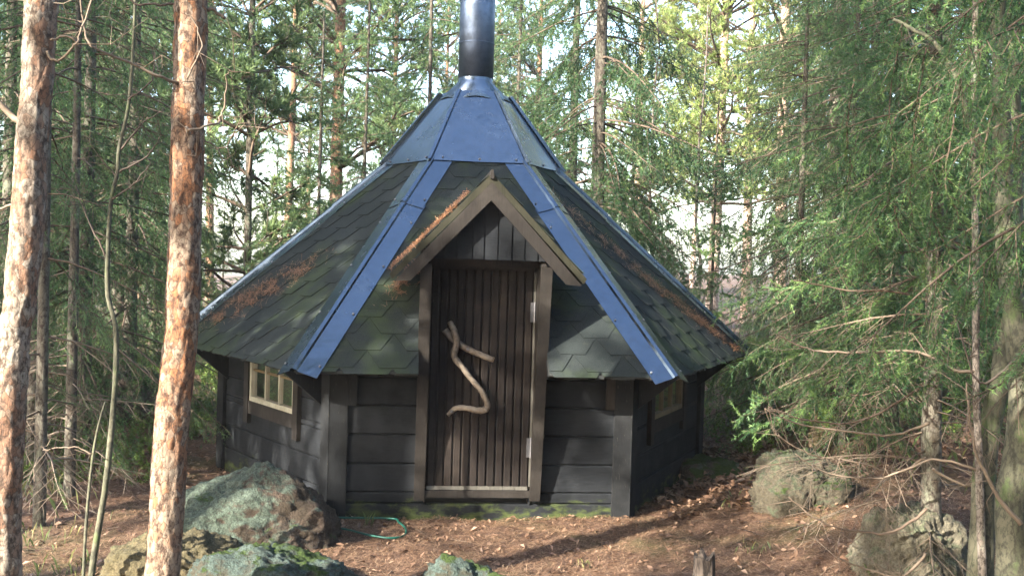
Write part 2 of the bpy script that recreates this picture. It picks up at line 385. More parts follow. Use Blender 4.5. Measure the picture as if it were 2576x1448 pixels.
for k in range(6):
    F = FACE[k]; off = .03 if k == 1 else 0
    zs = [-.09, .172+off, .362+off, .556+off, .748+off, .94+off, 1.14+off, 1.345]
    for i in range(7):
        z0, z1 = zs[i]+.003, zs[i+1]
        if k == 0:
            if i == 0:
                log_board(F, .0, 2.0, z0, .098)
                log_board(F, .0, .622, .1, z1); log_board(F, 1.345, 2.0, .1, z1)
            else: log_board(F, .0, .60, z0, z1); log_board(F, 1.36, 2.0, z0, z1)
        elif k in WIN and z1 > ZW0 and z0 < ZW1:
            a, b, _ = WIN[k]
            if z0 < ZW0: log_board(F, 0, 2, z0, ZW0-.001); z0 = ZW0
            log_board(F, 0, a, z0, z1 if z1 < ZW1 else ZW1); log_board(F, b, 2, z0, z1 if z1 < ZW1 else ZW1)
            if z1 > ZW1: log_board(F, 0, 2, ZW1+.001, z1)
        else: log_board(F, 0, 2, z0, z1)
    # corner posts: a board on each face end
    for u0, u1 in ((-.02, .105), (1.895, 2.02)):
        mb = MB(); F.box(mb, u0, u1, -.1, 1.34, .001, .03); mb.build('corner_post', 'post_paint', hut)
    # eave bracket blocks beside the posts
    for u0, u1 in ((.107, .165), (1.835, 1.893)):
        if k == 0:
            mb = MB(); F.box(mb, u0, u1, .748, 1.3, .002, .034); mb.build('bracket_block', 'trim' if u0 > 1 else 'post_paint', hut)
    for u in ((.13, 1.87) if k else ()):
        mb = MB(); mb.prism([F.p(u-.015, .72, .002), F.p(u-.015, 1.25, .002), F.p(u-.015, 1.02, .3), F.p(u-.015, .97, .3)], F.e*.03)
        mb.build('eave_brace', 'post_paint', hut)
# windows
def window(k, u0, u1, mat):
    F = FACE[k]; g = 'trim' if k == 5 else 'door_wood'
    w = MB(); F.box(w, u0-.07, u0+.01, ZW0-.16, ZW1+.02, .003, .035); win = w.build('window', g, hut)
    if k == 5: win['label'] = 'cream window with six panes and grey casing on the left wall'
    w = MB(); F.box(w, u1-.01, u1+.07, ZW0-.16, ZW1+.02, .003, .035); w.build('casing_side', g, win)
    w = MB(); F.box(w, u0+.012, u1-.012, ZW0-.085, ZW0+.01, .004, .03); w.build('casing_bottom', g, win)
    w = MB(); F.box(w, u0+.012, u1-.012, ZW1-.01, ZW1+.07, .004, .03); w.build('casing_top', g, win)
    a, b, c, d = u0+.014, u1-.014, ZW0+.012, ZW1-.012
    fr = MB(); F.box(fr, a, b, c, c+.035, -.03, .022); F.box(fr, a, b, d-.035, d, -.03, .022)
    F.box(fr, a, a+.035, c+.036, d-.036, -.029, .021); F.box(fr, b-.035, b, c+.036, d-.036, -.029, .021); fr.build('window_frame', mat, win)
    a += .036; b -= .036; c += .036; d -= .036; wd = (b-a)/3; ht = (d-c)/2
    for i in (1, 2):
        m_ = MB(); F.box(m_, a+wd*i-.01, a+wd*i+.01, c, d, -.02, .014); m_.build('muntin', mat, win)
    for i in range(3):
        m_ = MB(); F.box(m_, a+wd*i+(.011 if i else 0), a+wd*(i+1)-(.011 if i < 2 else 0), c+ht-.008, c+ht+.008, -.019, .009); m_.build('muntin', 'pine_panel' if k != 5 else 'tan_frame', win)
        for j in range(2):
            m_ = MB(); F.box(m_, a+wd*i+.011, a+wd*(i+1)-.011, c+ht*j+.009, c+ht*(j+1)-.009, -.006, -.002); m_.build('pane', 'glass', win)
for k, (a, b, mt) in WIN.items(): window(k, a, b, mt)
# interior: floor, lining, bench, back rest, central grill
fl = MB(); fl.prism([cor(1.9, k, .06) for k in range(6)], (0, 0, .03)); fl.build('floor', 'pine_panel', hut)
for k in range(6):
    F = FACE[k]
    if k in (1, 2, 4, 5):
        a, b, _ = WIN[k]; parts = [(.06, a, .1, 1.34), (b, 1.94, .1, 1.34), (a, b, .1, ZW0), (a, b, ZW1, 1.34)]
    elif k == 0: parts = [(.06, .6, .1, 1.34), (1.36, 1.94, .1, 1.34)]
    else: parts = [(.06, 1.94, .1, 1.34)]
    ln = MB()
    for q in parts: F.box(ln, *q, -.06, -.047)
    ln.build('inner_lining', 'pine_panel', hut)
    if k:
        bn = MB(); F.box(bn, .3, 1.7, .42, .46, -.5, -.07); bn.build('bench', 'pine_panel', hut)
for u in (.35, .62, .95, 1.25, 1.6):
    mb = MB(); FACE[4].box(mb, u, u+.06, .47, 1.3, -.16, -.12); mb.build('inner_stud', 'tan_frame', hut)
mb = MB(); FACE[4].box(mb, .3, 1.7, .8, .86, -.2, -.161); mb.build('back_rail', 'tan_frame', hut)
mb = MB(); mb.tube([(0, 0, .09), (0, 0, .5), (0, 0, .52), (0, 0, .6)], [.3, .3, .42, .42], 16); mb.build('fire_grate', 'black', hut)

# roof panels: slab, then the hexagonal shingles, each its own piece
SLOPE_LEN = math.hypot((RE-RC)*math.cos(math.pi/6), ZC-ZE)
def clip(poly, a, b, c):                      # keep a*x+b*y<=c
    out = []
    for i in range(len(poly)):
        p, q = poly[i], poly[(i+1) % len(poly)]; dp = a*p[0]+b*p[1]-c; dq = a*q[0]+b*q[1]-c
        if dp <= 0: out.append(p)
        if dp*dq < 0: t = dp/(dp-dq); out.append((p[0]+(q[0]-p[0])*t, p[1]+(q[1]-p[1])*t))
    return out
class Roof:
    def __init__(s, k):
        A, B = cor(RE, k, ZE), cor(RE, k+1, ZE); Cc, D = cor(RC, k+1, ZC), cor(RC, k, ZC)
        s.o = (A+B)/2; s.e = (B-A).normalized(); s.v = ((Cc+D)/2-s.o).normalized(); s.n = s.e.cross(s.v); s.h = (B-A).length/2; s.t = (Cc-D).length/2; s.L = ((Cc+D)/2-s.o).length
    def p(s, u, v, h=0): return s.o+s.e*u+s.v*v+s.n*h
DOORU0, DOORU1, DOORV = -.445, .392, .52       # notch cut in the front roof panel for the doorway
pitch, expo = .333, .144
for k in range(6):
    Rf = Roof(k); mb = MB()
    def slab(poly, h0=-.03, h1=-.008):
        mb.prism([Rf.p(u, v, h0) for u, v in poly], Rf.n*(h1-h0))
    if k == 0:
        hw = lambda v: lerp(Rf.h, Rf.t, v/Rf.L)
        slab([(-Rf.h, 0), (DOORU0, 0), (DOORU0, DOORV), (-hw(DOORV), DOORV)]); slab([(DOORU1, 0), (Rf.h, 0), (hw(DOORV), DOORV), (DOORU1, DOORV)])
        slab([(-hw(DOORV), DOORV+.001), (hw(DOORV), DOORV+.001), (Rf.t, Rf.L), (-Rf.t, Rf.L)])
    else: slab([(-Rf.h, 0), (Rf.h, 0), (Rf.t, Rf.L), (-Rf.t, Rf.L)])
    panel = mb.build('roof_panel', 'underlay', hut)
    sl_n = Vector((Rf.h-Rf.t, Rf.L)); nn = math.hypot(Rf.L, Rf.h-Rf.t)
    hidden = MB(); rows = int(Rf.L/expo)+2
    for r in range(-1, rows):
        v0 = r*expo+.02
        off = (pitch/2 if r % 2 else 0)+(.06, -.05, .1, .02, .0, .09)[k]
        c0 = -6
        for c in range(c0, 7):
            u = c*pitch+off
            w2, w1 = pitch/2-.002, pitch/4-.001
            hx = [(u-w1, v0), (u+w1, v0), (u+w2, v0+expo), (u+w1, v0+2*expo), (u-w1, v0+2*expo), (u-w2, v0+expo)]
            ca, cb = Rf.L/nn, (Rf.h-Rf.t)/nn
            q = clip(hx, ca, cb, ca*(Rf.h-.02)); q = clip(q, -ca, cb, ca*(Rf.h-.02)) if q else q
            q = clip(q, 0, -1, rnd.uniform(.012, .03)) if q else q; q = clip(q, 0, 1, Rf.L+.02) if q else q
            pieces = [q] if q else []
            if k == 0 and q:
                lo = clip(q, 0, 1, DOORV); hi = clip(q, 0, -1, -DOORV); pieces = [hi] if len(hi) > 2 else []
                for s_ in (clip(lo, 1, 0, DOORU0) if len(lo) > 2 else [], clip(lo, -1, 0, -DOORU1) if len(lo) > 2 else []):
                    if len(s_) > 2: pieces.append(s_)
                if len(pieces) == 2 and pieces[0] is hi and len(hi) == 0: pass
            for q in pieces:
                if len(q) < 3: continue
                ar = abs(sum(q[i][0]*q[(i+1) % len(q)][1]-q[(i+1) % len(q)][0]*q[i][1] for i in range(len(q))))/2
                if ar < .0015: continue
                lift = rnd.uniform(0, .0025) if rnd.random() < .8 else rnd.uniform(.002, .006)
                def hh(v): return .009+lift-(v-v0)/(2*expo)*(.008+lift)
                ps = [Rf.p(a, b, hh(b)-.003) for a, b in q]+[Rf.p(a, b, hh(b)) for a, b in q]; n = len(q)
                t = MB() if k in (5, 0, 1) else hidden
                t.poly(ps, [tuple(range(n))[::-1], tuple(range(n, 2*n))]+[(i, (i+1) % n, n+(i+1) % n, n+i) for i in range(n)])
                if t is not hidden: t.build('shingle', 'shingle', panel)
    if hidden.v: tag(hidden.build('shingle_field', 'shingle', panel), kind='stuff')
    # ragged dark eave edge under the shingles
    segs = [(-Rf.h, Rf.h)] if k else [(-Rf.h, DOORU0), (DOORU1, Rf.h)]
    for a, b in segs:
        eb = MB(); n = max(2, int((b-a)/.05))
        for i in range(n):
            u0, u1 = a+(b-a)*i/n, a+(b-a)*(i+1)/n; dz = rnd.uniform(.008, .022)
            pts = [Rf.p(u0, .012, -.031), Rf.p(u1, .012, -.031), Rf.p(u1, -.006, .004), Rf.p(u0, -.006, .004)]
            eb.hexa([pts[0]-Vector((0, 0, dz)), pts[1]-Vector((0, 0, dz)), pts[2]-Vector((0, 0, dz*1.2)), pts[3]-Vector((0, 0, dz)), pts[0], pts[1], pts[2], pts[3]])
        eb.build('eave_edge', 'underlay', panel)
    # soffit board
    for a, b in segs:
        sb = MB()
        q = [Rf.p(a*.99, .01, -.036), Rf.p(b*.99, .01, -.036), Rf.p(b*.85 if abs(b) > 1 else b, .5, -.036), Rf.p(a*.85 if abs(a) > 1 else a, .5, -.036)]
        sb.prism(q, Rf.n*-.012)
        sb.build('soffit', 'post_paint', panel)
# hip covers: folded metal, two lengths per hip
def hip(k):
    A, B = cor(RE+.02, k, ZE-.012), cor(RC-.03, k, ZC+.02)
    RL, RR = Roof((k-1) % 6), Roof(k)
    ax = (B-A).normalized()
    wl = (RL.n.cross(ax)).normalized(); wr = (ax.cross(RR.n)).normalized()
    wl = wl if wl.dot(RL.e) < 0 else -wl; wr = wr if wr.dot(RR.e) > 0 else -wr
    nb = (RL.n+RR.n).normalized(); L = (B-A).length
    def seg(t0, t1, lift, w):
        P0, P1 = A+ax*L*t0+nb*lift, A+ax*L*t1+nb*lift
        mb = MB(); prof0 = []
        rl = RL.n*.016; rr = RR.n*.016
        prof = [wl*w+rl*.9, wl*.022+rl, wl*.018+rl+nb*.016, nb*.034, wr*.018+rr+nb*.016, wr*.022+rr, wr*w+rr*.9]
        back = [q-nb*.0035 for q in prof]
        n = len(prof)
        V = [P0+q for q in prof]+[P1+q for q in prof]+[P0+q for q in back]+[P1+q for q in back]
        f = [(i, i+1, n+i+1, n+i) for i in range(n-1)]+[(2*n+i, 3*n+i, 3*n+i+1, 2*n+i+1) for i in range(n-1)]
        f += [(i, 2*n+i, 2*n+i+1, i+1) for i in range(n-1)]+[(n+i, n+i+1, 3*n+i+1, 3*n+i) for i in range(n-1)]
        f += [(0, n, 3*n, 2*n), (n-1, 3*n-1, 4*n-1, 2*n-1)]
        mb.poly(V, f); o = mb.build('hip_cover', 'roof_metal', hut)
        for t in np.arange(t0+.04, t1-.01, .21):
            for side, rn in ((wl, RL.n), (wr, RR.n)):
                c = A+ax*L*t+nb*lift+side*(w-.022)+rn*.018
                s_ = MB(); s_.tube([c, c+rn*.004, c+rn*.007], [.0085, .0085, .005], 8); s_.build('screw', 'steel', o)
    seg(0, .765, 0, .155); seg(.745, 1.0, .006, .15)
for k in range(6): hip(k)
# metal cap: six panels with standing edges
for k in range(6):
    r0, z0, r1, z1 = RC+.035, ZC-.03, RT, ZT+.02
    A, B, Cc, D = cor(r0, k, z0+.035), cor(r0, k+1, z0+.035), cor(r1, k+1, z1+.035), cor(r1, k, z1+.035)
    n = (B-A).cross(D-A).normalized(); mb = MB()
    mid = (A+B)/2-n*.006
    mb.poly([A, mid, B, Cc, D, A-n*.005, mid-n*.005, B-n*.005, Cc-n*.005, D-n*.005], [(0, 1, 3, 4), (1, 2, 3), (9, 8, 6, 5), (8, 7, 6), (5, 6, 1, 0), (6, 7, 2, 1)])
    o = mb.build('cap_panel', 'roof_metal', hut)
    st = MB(); out = Vector((D.x, D.y, 0)).normalized()
    e = (B-A).normalized()
    st.hexa([A-e*.010, A+e*.016, D+e*.012, D-e*.01, A-e*.01+out*.022+n*.012, A+e*.014+out*.022+n*.012, D+e*.012+out*.016+n*.012, D-e*.01+out*.016+n*.012]); st.build('cap_rib', 'roof_metal', hut)
    for t in (.12, .5, .88):
        c = A.lerp(B, t)+(D-A).normalized()*.03+n*.0-n*.006*(1-abs(t-.5)*2); s_ = MB(); s_.tube([c, c+n*.006, c+n*.009], [.009, .009, .006], 8); s_.build('screw', 'steel', o)
# collar and flue
mb = MB(); N = 40; ring = []
for (r, z, wv) in ((.147, 3.235, 0), (.15, 3.20, 0), (.30, 3.045, .012), (.297, 3.04, .012)):
    b = len(mb.v)
    for j in range(N):
        a = 2*math.pi*j/N+math.radians(270); rr = r*(1+.05*math.cos(6*(a-math.radians(240)))*(1 if wv else 0)); mb.v.append((rr*math.cos(a), rr*math.sin(a), z-wv*math.cos(6*(a-math.radians(240)))))
    ring.append(b)
for i in range(3):
    for j in range(N): mb.f.append((ring[i]+j, ring[i+1]+j, ring[i+1]+(j+1) % N, ring[i]+(j+1) % N))
mb.build('flue_collar', 'roof_metal', hut, smooth=True)
mb = MB(); mb.tube([(0, 0, 3.0), (0, 0, 3.8), (0, 0, 5.0)], .146, 48); fl_ = mb.build('flue', 'flue_metal', hut, smooth=True)
for z in (3.52, 4.4):
    mb = MB(); mb.tube([(0, 0, z), (0, 0, z+.006)], .1475, 48); mb.build('flue_seam', 'flue_metal', fl_, smooth=True)

# doorway: raking jambs and casings, door leaf, slot and sill
DY = -1.732
def bxw(mb, x0, x1, y0, y1, z0, z1): return mb.hexa([(x0, y0, z0), (x1, y0, z0), (x1, y1, z0), (x0, y1, z0), (x0, y0, z1), (x1, y0, z1), (x1, y1, z1), (x0, y1, z1)])
ytop = -2.04
for x0, x1, c0, c1 in ((-.412, -.384, -.448, -.376), (.336, .364, .326, .398)):
    mb = MB(); mb.prism([(x0, DY-.002, .14), (x0, DY-.03, .14), (x0, ytop, 1.70), (x0, DY+.12, 1.86), (x0, DY-.002, 1.4)], (x1-x0, 0, 0)); mb.build('door_jamb', 'trim', hut)
    sl_ = (ytop-(DY-.03))/(1.70-.14); mb = MB()
    mb.hexa([(c0, DY-.031, .13), (c1, DY-.031, .13), (c1, DY-.056, .13), (c0, DY-.056, .13), (c0, ytop-.001, 1.70), (c1, ytop-.001, 1.70), (c1, ytop-.026, 1.70), (c0, ytop-.026, 1.70)][:4][::-1]+[(c0, ytop-.001, 1.70), (c1, ytop-.001, 1.70), (c1, ytop-.026, 1.70), (c0, ytop-.026, 1.70)][::-1])
    mb.build('door_casing', 'trim', hut)
door = empty('door_leaf'); 
mb = MB(); bxw(mb, -.372, .324, DY-.004, DY+.03, .2, 1.69); dpan = mb.build('door', 'door_wood', hut); bpy.data.objects.remove(door)
nb = 12; w = .686/nb
for i in range(nb):
    x0 = -.367+i*w; d = rnd.uniform(-.0015, .0015); mb = MB()
    zb, zt = .222, 1.668; y0 = DY-.005
    mb.prism([(x0+.004, y0, zb), (x0+.004, y0-.012+d, zb), (x0+.010, y0-.018+d, zb), (x0+w-.010, y0-.018+d, zb), (x0+w-.004, y0-.012+d, zb), (x0+w-.004, y0, zb)][::-1], (0, 0, zt-zb))
    mb.build('door_board', 'door_wood', dpan)
for i in range(8):
    x0 = -.362+i*.0845; mb = MB(); bxw(mb, x0, x0+.0825, DY-.028-rnd.uniform(0, .003), DY-.006, .198, .2215); mb.build('bottom_strip', 'weathered', dpan)
mb = MB(); bxw(mb, .3205, .3345, DY-.022, DY-.001, .22, 1.66); mb.build('edge_strip', 'weathered', dpan)
for z in (.42, 1.33):
    mb = MB(); bxw(mb, .30, .333, DY-.034, DY-.0225, z, z+.13); hg = mb.build('hinge', 'steel', dpan)
    mb = MB(); mb.tube([(.327, DY-.038, z-.004), (.327, DY-.038, z+.134)], .007, 8); mb.build('hinge_pin', 'steel', hg)
mb = MB(); bxw(mb, -.374, .334, DY-.05, DY+.02, .150, .196); mb.build('door_sill', 'trim', hut)
mb = MB(); bxw(mb, -.376, -.36, DY-.012, DY+.02, .098, .149); bxw(mb, .322, .338, DY-.012, DY+.02, .098, .149); mb.build('slot_side', 'post_paint', hut)
mb = MB(); bxw(mb, -.36, .322, DY+.05, DY+.06, .06, .18); mb.build('slot_shade', 'black', hut)  # black sheet standing in for the shade inside the slot
mb = MB(); bxw(mb, -.384, .336, DY-.16, DY-.03, 1.69, 1.735); mb.build('door_head', 'door_wood', hut)
# driftwood handle
def pth(pts): return [Vector((x, y, z)) for x, y, z in pts]
def fromz3(x, y): return (1180+x*.725)*.6708, (950+y*.725)*.6708
def onY(px, py, Y):
    v = _d+(px-1288)/FPX*_R-(py-724)/FPX*_U; return Vector(CAM+v*((Y-CAM[1])/v[1]))
def smoothpath(pts, rad, n=6, jit=0):
    P = [Vector(p) for p in pts]; out = []; ro = []
    for i in range(len(P)-1):
        p0, p1, p2, p3 = P[max(i-1, 0)], P[i], P[i+1], P[min(i+2, len(P)-1)]
        for j in range(n):
            t = j/n; q = .5*((2*p1)+(p2-p0)*t+(2*p0-5*p1+4*p2-p3)*t*t+(3*p1-p0-3*p2+p3)*t**3)
            out.append(q+Vector([rnd.uniform(-jit, jit) for _ in range(3)])); ro.append(lerp(rad[i], rad[i+1], t))
    out.append(P[-1]); ro.append(rad[-1]); return out, ro
hp = [(700, 355, .07), (722, 400, .09), (735, 460, .09), (722, 530, .085), (765, 590, .085), (820, 660, .085), (865, 715, .085), (893, 780, .08), (880, 806, .08), (845, 812, .075), (790, 800, .065), (730, 800, .05), (688, 835, .04)]
pts, rr = smoothpath([onY(*fromz3(x, y), DY-dy) for x, y, dy in hp], [.017, .02, .022, .022, .019, .018, .019, .02, .023, .021, .019, .018, .013], 6, .0012)
rr = [r*(1+.12*math.sin(i*1.9)*math.sin(i*.7)) for i, r in enumerate(rr)]
mb = MB(); mb.tube(pts, rr, 14); hnd = mb.build('door_handle', 'driftwood', dpan, smooth=True, label='crooked driftwood branch bolted on as a handle')
pts, rr = smoothpath([onY(*fromz3(x, y), DY-dy) for x, y, dy in [(672, 395, .04), (715, 440, .05), (775, 485, .06), (850, 520, .065), (925, 550, .075)]], [.022, .024, .022, .02, .019], 6, .001)
mb = MB(); mb.tube(pts, rr, 14); mb.build('branch_stub', 'driftwood', dpan, smooth=True)
c = pts[-1]; dv = (pts[-1]-pts[-3]).normalized(); mb = MB(); mb.tube([c+dv*.0005, c+dv*.002], .0175, 12); mb.build('cut_end', 'cut_wood', dpan)
for x, y, dy in ((792, 495, .085), (708, 817, .062)):
    c = onY(*fromz3(x, y), DY-dy); mb = MB(); mb.tube([c, c+Vector((0, -.006, 0))], [.011, .008], 10); mb.build('bolt', 'steel', dpan)
# dormer gable
gx, gz_, ex, ez, lx, lz = -.013, 2.285, .628, 1.632, .518, 1.592      # apex, outer corners and lower corners of the barge boards
gable = MB(); 
GY = -2.1
def rz(x, base=2.285): return base-abs(x-gx)*(gz_-ez)/ex
gb = MB(); gb.prism([(gx-.40, -1.99, 1.735), (gx+.40, -1.99, 1.735), (gx+.36, -1.99, 1.80), (gx, -1.99, 2.14), (gx-.36, -1.99, 1.80)], (0, .02, 0)); gb_o = gb.build('gable_wall', 'dark_paint', hut)
xs = [-.385, -.285, -.205, -.105, -.03, .06, .15, .235, .32, .375]
for i in range(len(xs)-1):
    a, b = xs[i]+gx+.004, xs[i+1]+gx-.004; yf = -2.003-(.008 if i % 2 else 0)
    za, zb = rz(a)-.115, rz(b)-.115; m_ = MB()
    mid = [(b, yf, zb)] if not (a < gx < b) else [(b, yf, zb), (gx, yf, rz(gx)-.115)]
    m_.prism([(a, yf, 1.738), (b, yf, 1.738)]+mid+[(a, yf, za)], (0, -1.991-yf, 0)); m_.build('gable_board', 'dark_paint', gb_o)
for s_ in (-1, 1):
    # roof slab of the dormer running back into the main roof
    t = MB(); yb = -.9
    def q(x, z, y): return (gx+s_*x, y, z)
    dn = .034
    f_ = [q(0, gz_-.0, GY+.0), q(ex, ez, GY), q(ex-.018, ez-dn, GY), q(0, gz_-.055, GY)]
    b_ = [q(0, gz_, -1.0), q(ex, ez, -1.62), q(ex-.018, ez-dn, -1.62), q(0, gz_-.055, -1.0)]
    V = f_+b_; fc = [(0, 1, 2, 3), (7, 6, 5, 4), (0, 4, 5, 1), (1, 5, 6, 2), (2, 6, 7, 3)]
    if s_ < 0: fc = [x[::-1] for x in fc]
    t.poly(V, fc); t.build('dormer_roof', 'trim_green', hut)
    t = MB(); t.prism([q(.0, gz_-.052, GY+.025), q(ex-.03, ez-.045, GY+.025), q(lx-.02, lz-.0, GY+.025), q(0, gz_-.172, GY+.025)], (0, -.024, 0)); t.build('barge_board', 'trim', hut)
    # shingles on the dormer slope
    slp = Vector((s_*ex, 0, ez-gz_)).normalized(); nn_ = Vector((s_*(gz_-ez), 0, ex)).normalized()
    for r in range(6):
        for c in range(5):
            y0 = GY+.02+c*.24+(.12 if r % 2 else 0); d0 = .87-r*.145
            if d0 < .05: continue
            yl = -1.62+(1-d0/.9)*.62
            if y0 > yl: continue
            y1 = min(y0+.236, yl); P = Vector((gx, 0, gz_))
            A = P+slp*d0+nn_*.011+Vector((0, y0, 0)); B = P+slp*max(d0-.16, .0)+nn_*.003+Vector((0, y0, 0))
            m_ = MB(); m_.prism([A, B, B+Vector((0, y1-y0, 0)), A+Vector((0, y1-y0, 0))], nn_*.004); m_.build('dormer_shingle', 'shingle', hut)
t = MB(); t.hexa([(gx-.012, GY-.02, gz_-.035), (gx+.012, GY-.02, gz_-.035), (gx+.012, -1.0, gz_-.03), (gx-.012, -1.0, gz_-.03), (gx-.006, GY-.02, gz_+.022), (gx+.006, GY-.02, gz_+.022), (gx+.004, -1.0, gz_+.012), (gx-.004, -1.0, gz_+.012)]); t.build('ridge_strip', 'trim', hut)
# side cheeks of the dormer, hidden under its roof
for x in (-.44, .39):
    t = MB(); t.prism([(x, -2.0, 1.72), (x, -1.5, 1.62), (x, -1.45, 1.80), (x, -2.0, 1.80)], (.02, 0, 0)); t.build('dormer_cheek', 'post_paint', hut)
# stone footing strip
mb = MB()
for k in range(6): FACE[k].box(mb, -.03, 2.03, -.2, -.092, -.1, .02)
mb.build('footing', 'rock_grey', hut)

# ------------------------------------------------------------------ trees: generators
class Seg:
    """collects woody tubes and needle bearing twigs"""
    def __init__(s): s.T = []; s.N = []
    def tube(s, pts, r0, r1): s.T.append((np.array(pts), r0, r1))
    def twig(s, a, b, w=1.0): s.N.append((*a, *b, w))
def tubes_mesh(name, T, ns=3):
    Vs, Fs, b = [], [], 0
    for pts, r0, r1 in T:
        k = len(pts); t = np.gradient(pts, axis=0); t /= np.linalg.norm(t, axis=1)[:, None]+1e-9
        ref = np.array([.31, .22, .93]) if abs(t[0][2]) < .8 else np.array([.95, .2, .1])
        a = np.cross(t, ref); a /= np.linalg.norm(a, axis=1)[:, None]+1e-9; c = np.cross(t, a)
        r = np.linspace(r0, r1, k)[:, None, None]; th = np.arange(ns)*2*math.pi/ns
        V = pts[:, None, :]+r*(a[:, None, :]*np.cos(th)[None, :, None]+c[:, None, :]*np.sin(th)[None, :, None])
        Vs.append(V.reshape(-1, 3)); i = np.arange(k-1)[:, None]*ns; j = np.arange(ns)[None, :]; j2 = (j+1) % ns
        Fs.append(np.stack([i+j, i+j2, i+ns+j2, i+ns+j], -1).reshape(-1, 4)+b); b += k*ns
    return npmesh(name, np.concatenate(Vs), np.concatenate(Fs), smooth=True)
def needle_mesh(name, N, rng, dens, length, width, ang=58, tint0=.5, flat=0.0, tvar=.22, curl=.0):
    N = np.array(N); P0, P1, W = N[:, :3], N[:, 3:6], N[:, 6]
    L = np.linalg.norm(P1-P0, axis=1); cnt = np.maximum(1, rng.poisson(L*dens*W+.3)); idx = np.repeat(np.arange(len(N)), cnt)
    t = rng.rand(len(idx))[:, None]; c = P0[idx]*(1-t)+P1[idx]*t; ax = (P1-P0)/(L[:, None]+1e-9); a = ax[idx]
    q = rng.normal(size=a.shape); q[:, 2] *= (1-flat); q -= a*(q*a).sum(1)[:, None]; q /= np.linalg.norm(q, axis=1)[:, None]+1e-9
    th = np.radians(ang+rng.normal(size=len(idx))*11)[:, None]; d = a*np.cos(th)+q*np.sin(th)
    l = length*(.7+.6*rng.rand(len(idx)))[:, None]; w = np.cross(d, q+.2*rng.normal(size=q.shape)); w /= np.linalg.norm(w, axis=1)[:, None]+1e-9
    w2 = width*.5*(.8+.4*rng.rand(len(idx)))[:, None]
    V = np.stack([c-w*w2, c+w*w2, c+d*l], 1).reshape(-1, 3); F = np.arange(len(idx)*3).reshape(-1, 3)
    tw = rng.normal(size=len(N))*tvar; tt = np.clip(tint0+tw[idx]+rng.normal(size=len(idx))*.1+t[:, 0]*.12, 0, 1)
    return npmesh(name, V, F, np.repeat(tt, 3))
UP = np.array([0, 0, 1.0])
def rot(v, ax, a): ax = ax/np.linalg.norm(ax); return v*math.cos(a)+np.cross(ax, v)*math.sin(a)+ax*np.dot(ax, v)*(1-math.cos(a))
def spruce_branch(S, rng, p0, az, L, pitch0, droop, sub=.09, tert=.07, hang=.5, bare=.15, r=None, live=1.0, dead=None):
    """one spruce bough with side twigs; live = share of twigs that bear needles"""
    n = max(4, int(L/.16)); d = np.array([math.cos(az)*math.cos(pitch0), math.sin(az)*math.cos(pitch0), math.sin(pitch0)]); p = np.array(p0, float); pts = [p.copy()]
    for i in range(n):
        f = i/n; d = d+np.array([0, 0, -droop*(1-1.5*f)/n*2.2])+rng.normal(size=3)*.035; d /= np.linalg.norm(d); p = p+d*L/n; pts.append(p.copy())
    pts = np.array(pts); r = r or (.0035+.0062*L); S.tube(pts, r, .0025)
    m = int(L*(1-bare)/sub); sd = 1
    for j in range(m):
        f = bare+(1-bare)*(j+rng.rand()*.8)/m; k = min(int(f*n), n-1); q = pts[k]+(pts[k+1]-pts[k])*(f*n-k); t = pts[k+1]-pts[k]; t /= np.linalg.norm(t)
        sd = -sd; side = np.cross(t, UP)*sd; side /= np.linalg.norm(side)+1e-9
        sl = min(.75, .42*L)*(1-f)**.7*(.6+.6*rng.rand())+.09
        dd = t*.62+side*.75+np.array([0, 0, -hang*(.4+.9*rng.rand())]); dd /= np.linalg.norm(dd)
        ns = max(2, int(sl/.12)); sp = [q]; x = q.copy()
        for i in range(ns): dd = dd+np.array([0, 0, -hang*.22])+rng.normal(size=3)*.06; dd /= np.linalg.norm(dd); x = x+dd*sl/ns; sp.append(x.copy())
        sp = np.array(sp); S.tube(sp[::max(1, len(sp)//3)] if len(sp) > 3 else sp, .0032, .0014)
        green = rng.rand() < live*(.45+.55*f) if live < 1 else True
        tl = S.twig if green else (lambda a, b, w=1: None)
        for i in range(len(sp)-1): tl(sp[i], sp[i+1])
        if tert:
            mt = int(sl/tert)
            for i in range(mt):
                g = (i+rng.rand())/mt; k2 = min(int(g*(len(sp)-1)), len(sp)-2); b0 = sp[k2]+(sp[k2+1]-sp[k2])*(g*(len(sp)-1)-k2)
                tt = sp[k2+1]-sp[k2]; tt /= np.linalg.norm(tt); s2 = np.cross(tt, UP)*(1 if i % 2 else -1)
                d2 = tt*.7+s2*.6+np.array([0, 0, -hang*.35])+rng.normal(size=3)*.12; d2 /= np.linalg.norm(d2); l2 = (.06+.13*rng.rand())*(1-g*.5)
                b1 = b0+d2*l2; tl(b0, b1)
                if not green or live < 1: S.tube([b0, b1], .0013, .0007)
    for i in range(int(n*.55), n): S.twig(pts[i], pts[i+1])
    return pts
def trunk_mesh(name, path, r0, r1, ns=14, rough=.04, seed=0, flare=.0, bumps=0):
    mb = MB(); k = len(path); rad = [lerp(r0, r1, i/(k-1))*(1+flare*math.exp(-i*3.0)) for i in range(k)]
    mb.tube(path, rad, ns, caps=True); me = mb.mesh(name, True)
    if rough:
        n = len(me.vertices); co = np.empty(n*3); me.vertices.foreach_get('co', co); co = co.reshape(-1, 3)
        for i in range(n):
            rr = rad[i//ns]; c = Vector(path[i//ns]); p = Vector(co[i]); o = (p-c)
            q = p*Vector((1, 1, .45)) if False else Vector((p.x*9/(rr*20+.6), p.y*9/(rr*20+.6), p.z*2.2))
            o *= 1+rough*(noise.noise(q+Vector((seed, 0, 0)))*1.2+.6*noise.noise(Vector((p.x*30, p.y*30, p.z*8+seed))))
            co[i] = c+o
        me.vertices.foreach_set('co', co.ravel()); me.update()
    return me
